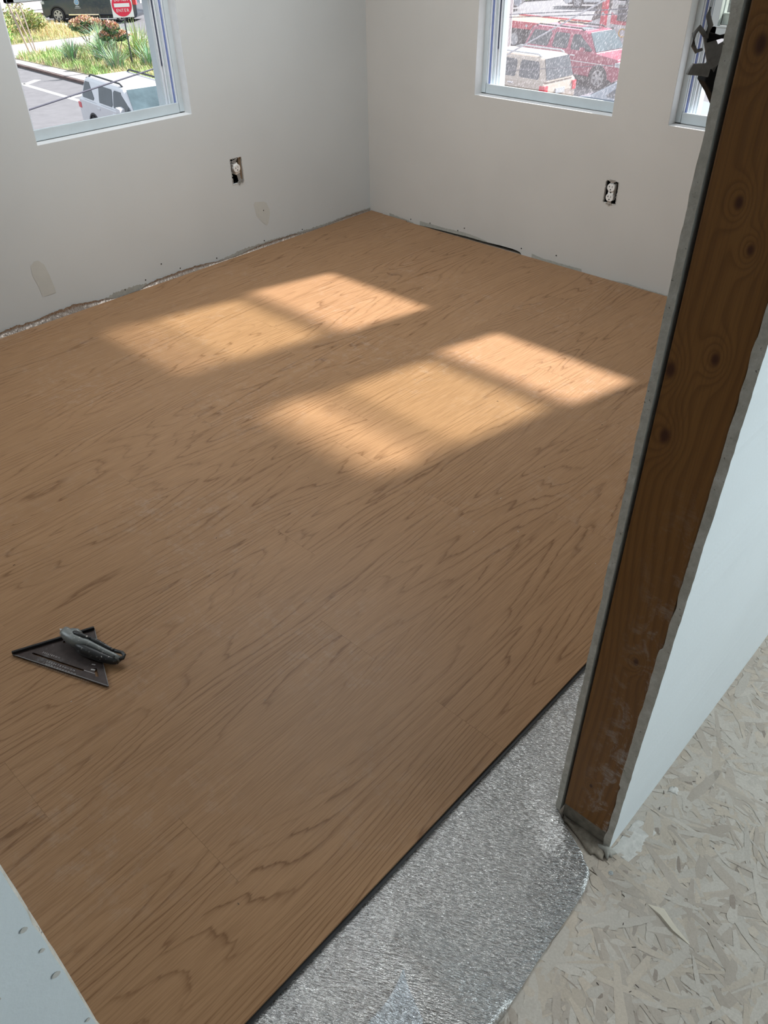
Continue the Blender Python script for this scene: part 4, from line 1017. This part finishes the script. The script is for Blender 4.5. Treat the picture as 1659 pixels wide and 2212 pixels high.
    for xc in (wf, wrr):
        for sd_ in (-1, 1):
            mb = MB(); yy = sd_ * (hw - .13); mb.cyl((xc, yy, R), (0, 1, 0), R, .25, 28); wo = mb.build('wheel', M['tyre'], root, bevel=.03)
            rb = MB(); rb.cyl((xc, yy + sd_ * .12, R), (0, 1, 0), R * .30, .03, 14)
            for k in range(6):
                a = k * math.pi / 3; ca, sa = math.cos(a), math.sin(a); w_ = .05
                rb.prism([(xc + ca * R * .2 - sa * w_, yy + sd_ * .118, R + sa * R * .2 + ca * w_), (xc + ca * R * .62 - sa * w_, yy + sd_ * .118, R + sa * R * .62 + ca * w_), (xc + ca * R * .62 + sa * w_, yy + sd_ * .118, R + sa * R * .62 - ca * w_), (xc + ca * R * .2 + sa * w_, yy + sd_ * .118, R + sa * R * .2 - ca * w_)], (0, sd_ * .02, 0))
            ro = [(R * .70, 0), (R * .62, 0)]
            for k in range(20):
                a, b = 2 * math.pi * k / 20, 2 * math.pi * (k + 1) / 20
                rb.prism([(xc + math.cos(a) * R * .70, yy + sd_ * .12, R + math.sin(a) * R * .70), (xc + math.cos(b) * R * .70, yy + sd_ * .12, R + math.sin(b) * R * .70), (xc + math.cos(b) * R * .6, yy + sd_ * .12, R + math.sin(b) * R * .6), (xc + math.cos(a) * R * .6, yy + sd_ * .12, R + math.sin(a) * R * .6)], (0, sd_ * .02, 0))
            rb.build('rim', M['alloy'], wo)
    return root
def paint(n, c): return plain(n, c, .25, metal=.1, var=.03, nscale=3, coat=.6)
P_white = paint('white_car_paint', (.66, .66, .69)); P_mar = paint('maroon_car_paint', (.34, .045, .09)); P_bei = paint('beige_car_paint', (.48, .39, .32))
P_dark = paint('charcoal_car_paint', (.040, .056, .078)); P_grey = paint('grey_car_paint', (.28, .31, .36))
ST = (-.13, -.99)
suv = dict(L=5.15, W=2.0, H=1.80, belt=1.12, hood=1.12, wf=1.55, wr=-1.5, xb0=-2.5, xr0=-2.22, xb1=1.55, xr1=.75)
car('white_suv', 'white suv parked below the left window', 'car', (11.55, 21.3), ST, {**suv, 'tl': .30, 'paint': P_white, 'win': [(-.95, .05, -1.05, -.05), (.12, 1.38, .06, .62), (-2.25, -1.35, -2.15, -1.75)], 'handles': [-.95, .25], 'rack': M['darktrim'], 'belt': 1.18})
car('maroon_suv', 'maroon suv with tinted windows in front of the flatbed truck', 'car', (29.55, 16.4), ST, {**suv, 'L': 5.2, 'H': 1.92, 'belt': 1.22, 'hood': 1.2, 'R': .41, 'xb1': 1.35, 'xr1': .78, 'wf': 1.62, 'paint': P_mar, 'win': [(-2.25, -1.15, -2.05, -1.05), (-.92, -.12, -.88, -.12), (.05, 1.15, .05, .48)], 'handles': [-.75, .25], 'handle': M['chrome'], 'rack': M['darktrim'], 'stripe': M['chrome'], 'sunroof': True, 'trim': P_mar})
car('beige_suv', 'beige boxy suv seen from behind with red tail lights', 'car', (23.95, 16.15), (.06, .998), {**suv, 'L': 4.8, 'W': 1.85, 'H': 1.80, 'belt': 1.08, 'hood': 1.05, 'xb0': -2.36, 'xr0': -2.12, 'xb1': 1.15, 'xr1': .5, 'wt': .76, 'wf': 1.45, 'wr': -1.45, 'paint': P_bei, 'win': [(-2.1, -1.2, -2.02, -1.2), (-1.05, -.3, -1.05, -.3), (-.18, .95, -.2, .42)], 'handles': [-.9, .0], 'handle': M['chrome'], 'rack': M['lamp'], 'trim': P_bei})
car('white_sedan', 'white sedan passing on the far street behind the flatbed', 'car', (53.9, 30.2), (-.55, .83), {**suv, 'L': 4.8, 'W': 1.85, 'H': 1.46, 'belt': .95, 'hood': .88, 'R': .34, 'wf': 1.45, 'xb0': -1.9, 'xr0': -1.1, 'xb1': 1.05, 'xr1': .25, 'paint': P_white, 'win': [(-1.3, -.25, -.9, -.25), (-.15, .9, -.15, .25)], 'trim': P_white})
car('grey_crossover', 'blue grey car cut off at the upper left of the middle window', 'car', (48.3, 35.4), (.45, -.89), {**suv, 'L': 4.6, 'W': 1.85, 'H': 1.65, 'wf': 1.4, 'wr': -1.35, 'xb1': 1.3, 'xr1': .5, 'paint': P_grey, 'win': [(-1.9, -1.1, -1.8, -1.2), (-.9, -.1, -.9, -.1), (.02, 1.1, .02, .45)]})
car('grey_sedan', 'dark grey car at the lower right corner of the middle window', 'car', (23.4, 10.0), (.0, -1.0), {**suv, 'L': 4.6, 'W': 1.8, 'H': 1.45, 'belt': .95, 'hood': .9, 'R': .33, 'wf': 1.4, 'wr': -1.35, 'xb0': -1.9, 'xr0': -1.0, 'xb1': 1.1, 'xr1': .3, 'paint': P_grey, 'win': [(-1.2, -.25, -.85, -.25), (-.15, .95, -.15, .28)]})
pk = car('pickup_truck', 'dark pickup truck with a round door emblem on the far street', 'truck', (28.35, 52.6), (-.63, .777), {**suv, 'L': 6.3, 'W': 2.05, 'H': 2.0, 'belt': 1.38, 'hood': 1.35, 'R': .41, 'wf': 2.15, 'wr': -2.05, 'xb0': -.55, 'xr0': -.35, 'xb1': 1.55, 'xr1': .85, 'paint': P_dark, 'win': [(-.35, .25, -.3, .25), (.35, 1.3, .35, .75)], 'handles': [.2], 'mirror': M['darktrim']})
# emblem and step bar on the near door of the pickup: left side faces the room
for sd_ in (1,):
    mb = MB(); mb.cyl((.75, 1.03, 1.12), (0, 1, 0), .17, .012, 28); mb.build('door_emblem', M['lamp'], pk)
    mb = MB(); mb.cyl((.75, 1.038, 1.12), (0, 1, 0), .12, .012, 24); mb.build('door_emblem', plain('emblem_blue', (.20, .40, .62), .5), pk)
    mb = MB(); mb.prism([(.83, 1.047, 1.10), (.67, 1.047, 1.10), (.75, 1.047, 1.19)], (0, .004, 0)); mb.box(.62, .88, 1.026, 1.034, .86, .91); mb.box(.56, .94, 1.026, 1.034, .79, .82); mb.build('door_emblem', M['lamp'], pk)
    mb = MB(); mb.box(-.6, 1.4, .95, 1.12, .42, .48); mb.build('step_bar', M['chrome'], pk)
car('parked_van', 'dark green vehicle nose cut off at the upper left of the left window', 'car', (23.2, 63.6), (.50, -.86), {**suv, 'L': 4.8, 'W': 1.9, 'H': 1.7, 'wf': 1.5, 'xb1': 1.2, 'xr1': .4, 'paint': paint('green_grey_paint', (.16, .20, .20)), 'win': [(-.9, -.1, -.9, -.1), (.02, 1.0, .02, .4)]})

# flatbed tow truck
tt = empty('flatbed_truck', (35.6, 20.5, GZ), math.radians(-94)); tag(tt, 'flatbed tow truck with red bed rail, orange deck and white lettered cab', 'truck')
M['red'] = plain('truck_red', (.55, .02, .05), .4, coat=.4); M['deck'] = plain('deck_orange', (.50, .24, .15), .7, var=.12, nscale=.8)
mb = MB(); mb.box(-4.6, 2.0, -1.15, 1.15, 1.12, 1.22); mb.build('deck', M['deck'], tt)
for y0 in (-1.25, 1.17):
    mb = MB(); mb.box(-4.6, 2.0, y0, y0 + .08, .98, 1.28); mb.build('side_rail', M['red'], tt)
for k in range(4):
    for y0 in (-1.26, 1.245):
        mb = MB(); mb.box(-4.0 + k * 1.8, -3.88 + k * 1.8, y0, y0 + .015, 1.08, 1.18); mb.build('marker_light', M['lamp'], tt)
for y0 in (-1.22, 1.02):
    mb = MB(); mb.box(2.05, 2.27, y0, y0 + .22, 1.0, 4.0); mb.build('headboard_post', M['red'], tt)
    for k in range(5):
        mb = MB(); mb.cyl((2.04, y0 + .11, 1.35 + k * .55), (1, 0, 0), .07, .03, 14); mb.cyl((2.16, -1.225 if y0 < 0 else 1.245, 1.35 + k * .55), (0, 1, 0), .07, .03, 14); mb.build('marker_light', M['lamp'], tt)
mb = MB(); mb.prism([(.6, -1.1, 1.25), (2.05, -1.1, 1.25), (2.05, -1.1, 1.75)], (0, 2.2, 0)); mb.build('ramp_guard', M['lamp'], tt)
mb = MB(); mb.box(-4.4, 4.8, -.5, .5, .65, .95); mb.build('chassis', M['darktrim'], tt)
P_cab = paint('cab_white_paint', (.46, .46, .48))
mb = MB(); mb.prism([(2.55, -1.2, .55), (6.6, -1.2, .55), (6.7, -1.2, 1.5), (5.6, -1.2, 1.75), (5.1, -1.2, 2.7), (2.55, -1.2, 2.75)], (0, 2.4, 0)); mb.build('cab', P_cab, tt, bevel=.06)
for sy in (-1.215, 1.205):
    mb = MB(); mb.prism([(2.6, sy, 1.55), (2.6, sy, 1.98), (3.4, sy, 1.75), (5.6, sy, 1.60), (5.6, sy, 1.50)], (0, .012, 0)); mb.build('red_stripe', M['red'], tt)
    mb = MB(); mb.box(3.25, 3.95, sy - .002, sy + .012, 1.95, 2.55); mb.build('side_window', M['carglass'], tt)
    mb = MB(); mb.box(2.70, 2.82, sy - .03, sy + .04, 1.02, 1.42); mb.build('door_handle', M['darktrim'], tt, bevel=.02)
mb = MB(); mb.box(5.15, 5.25, -1.0, 1.0, 1.8, 2.5); mb.build('windshield', M['windshield'], tt)
yel = plain('lettering_yellow', (.55, .33, .03), .6)
for ch, xx in (('C', 3.25), ('A', 3.66), ('R', 4.07)): text_mesh(ch, .52, yel, 'letter', tt, Matrix(((1, 0, 0, xx), (0, 0, -1, -1.222), (0, 1, 0, 1.22), (0, 0, 0, 1))), .006)
for xc, R in ((-2.9, .5), (-1.7, .5), (4.9, .5)):
    for sd_ in (-1, 1):
        mb = MB(); mb.cyl((xc, sd_ * .95, R), (0, 1, 0), R, .5, 26); wo = mb.build('wheel', M['tyre'], tt, bevel=.04)
        mb = MB(); mb.cyl((xc, sd_ * 1.19, R), (0, 1, 0), .26, .04, 18); mb.build('rim', M['alloy'], wo)
mb = MB(); mb.box(3.0, 3.9, -1.35, -1.25, 1.7, 2.3); mb.build('mirror', M['darktrim'], tt, bevel=.02)

# street tree, pole, wires
tr_ = empty('street_tree', (38.4, 21.4, GZ)); tag(tr_, 'dark leaning tree trunk rising behind the flatbed deck', 'tree')
mb = MB(); mb.tube([(0, 0, 0), (.4, -.35, 1.6), (1.2, -1.2, 4.0), (2.0, -2.4, 7.0)], [.42, .34, .28, .2], 10); mb.build('trunk', plain('dark_bark', (.10, .085, .075), .95, var=.35, nscale=6), tr_, smooth=True)
mb = MB(); mb.tube([(.55, -.5, 2.0), (1.6, -2.0, 3.6), (2.4, -3.2, 5.5)], [.2, .15, .1], 8); mb.build('branch', plain('dark_bark', (.10, .085, .075), .95, var=.35, nscale=6), tr_, smooth=True)
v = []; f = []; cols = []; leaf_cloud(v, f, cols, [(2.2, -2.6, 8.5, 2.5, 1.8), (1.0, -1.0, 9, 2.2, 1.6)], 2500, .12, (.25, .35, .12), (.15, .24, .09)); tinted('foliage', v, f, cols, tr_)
ps = empty('street_pole', (27.0, 18.4, GZ)); tag(ps, 'thin pale pole at the left edge of the middle window', 'pole')
mb = MB(); mb.tube([(0, 0, 0), (0, 0, 5.2)], .10, 10); mb.build('pole', plain('pale_pole', (.62, .52, .52), .8), ps)
mb = MB(); mb.cyl((0, 0, .03), (0, 0, 1), .18, .06, 16); mb.build('base_plate', M['concrete'], ps)
M['cable'] = plain('cable', (.09, .09, .12), .6)
def cable(name, p, q, r, label, sag=0.0, ext=(0, 0), mat=None):
    p, q = Vector(p), Vector(q); d = q - p; a = p - d * ext[0]; b = q + d * ext[1]; pts = []
    for k in range(25):
        t = k / 24; pts.append(a.lerp(b, t) - Vector((0, 0, sag * 4 * t * (1 - t))))
    mb = MB(); mb.tube(pts, r, 6); tag(mb.build(name, mat or M['cable'], smooth=True), label, 'cable', 'overhead service cables')
cable('overhead_cable', (-.35, 3.0, .17), (.74, 3.0, .30), .006, 'single dark cable crossing the view of the left window', 0, (4, 3))
cable('overhead_cable', (2.5, .98, .36), (2.5, .22, .74), .0055, 'steep pale cable slanting across the middle window', 0, (2, 2.0), plain('grey_cable', (.42, .42, .46), .6))
for (u0, u1, lb) in (((20, 13.49, -1.56), (20, 9.49, -1.19), 'upper of two thin level cables across the middle window'), ((20, 13.48, -1.63), (20, 9.64, -1.32), 'lower of two thin level cables across the middle window'), ((14, 9.06, -1.91), (14, 7.93, -1.76), 'thin cable passing in front of the beige car')):
    cable('overhead_cable', u0, u1, .014 if u0[0] == 20 else .007, lb, 0, (1.5, 1.5))

nb = empty('neighbour_building', (64, 20, GZ)); tag(nb, 'pale sided building glimpsed through the pane of the right-hand window', 'building')
M['siding'] = plain('pale_siding', (.30, .32, .36), .8)
mb = MB(); mb.box(.05, 8, -12, 7, 0, 7.5); mb.build('wall', M['siding'], nb)
for k in range(25):
    mb = MB(); mb.prism([(.05, -12, k * .3), (-.02, -12, k * .3), (.03, -12, k * .3 + .29), (.05, -12, k * .3 + .29)], (0, 19, 0)); mb.build('siding_board', M['siding'], nb)
mb = MB(); mb.prism([(-.6, -12.4, 7.5), (8.6, -12.4, 7.5), (4, -12.4, 10)], (0, 19.8, 0)); mb.build('roof', M['darktrim'], nb)
for yy in (-10, -6.4, -2.8, .8, 4.4):
    for zz in (.9, 4.3):
        mb = MB(); mb.box(-.06, .02, yy - .1, yy + 1.3, zz - .1, zz + 1.6); w_o = mb.build('window', M['lamp'], nb)
        mb = MB(); mb.box(-.08, -.05, yy, yy + 1.2, zz, zz + 1.5); mb.build('pane', M['carglass'], w_o)
poly_slab('pavement', [(12, -25), (58, -25), (58, 6), (12, 6)], GZ, GZ + .03, M['concrete'], far)
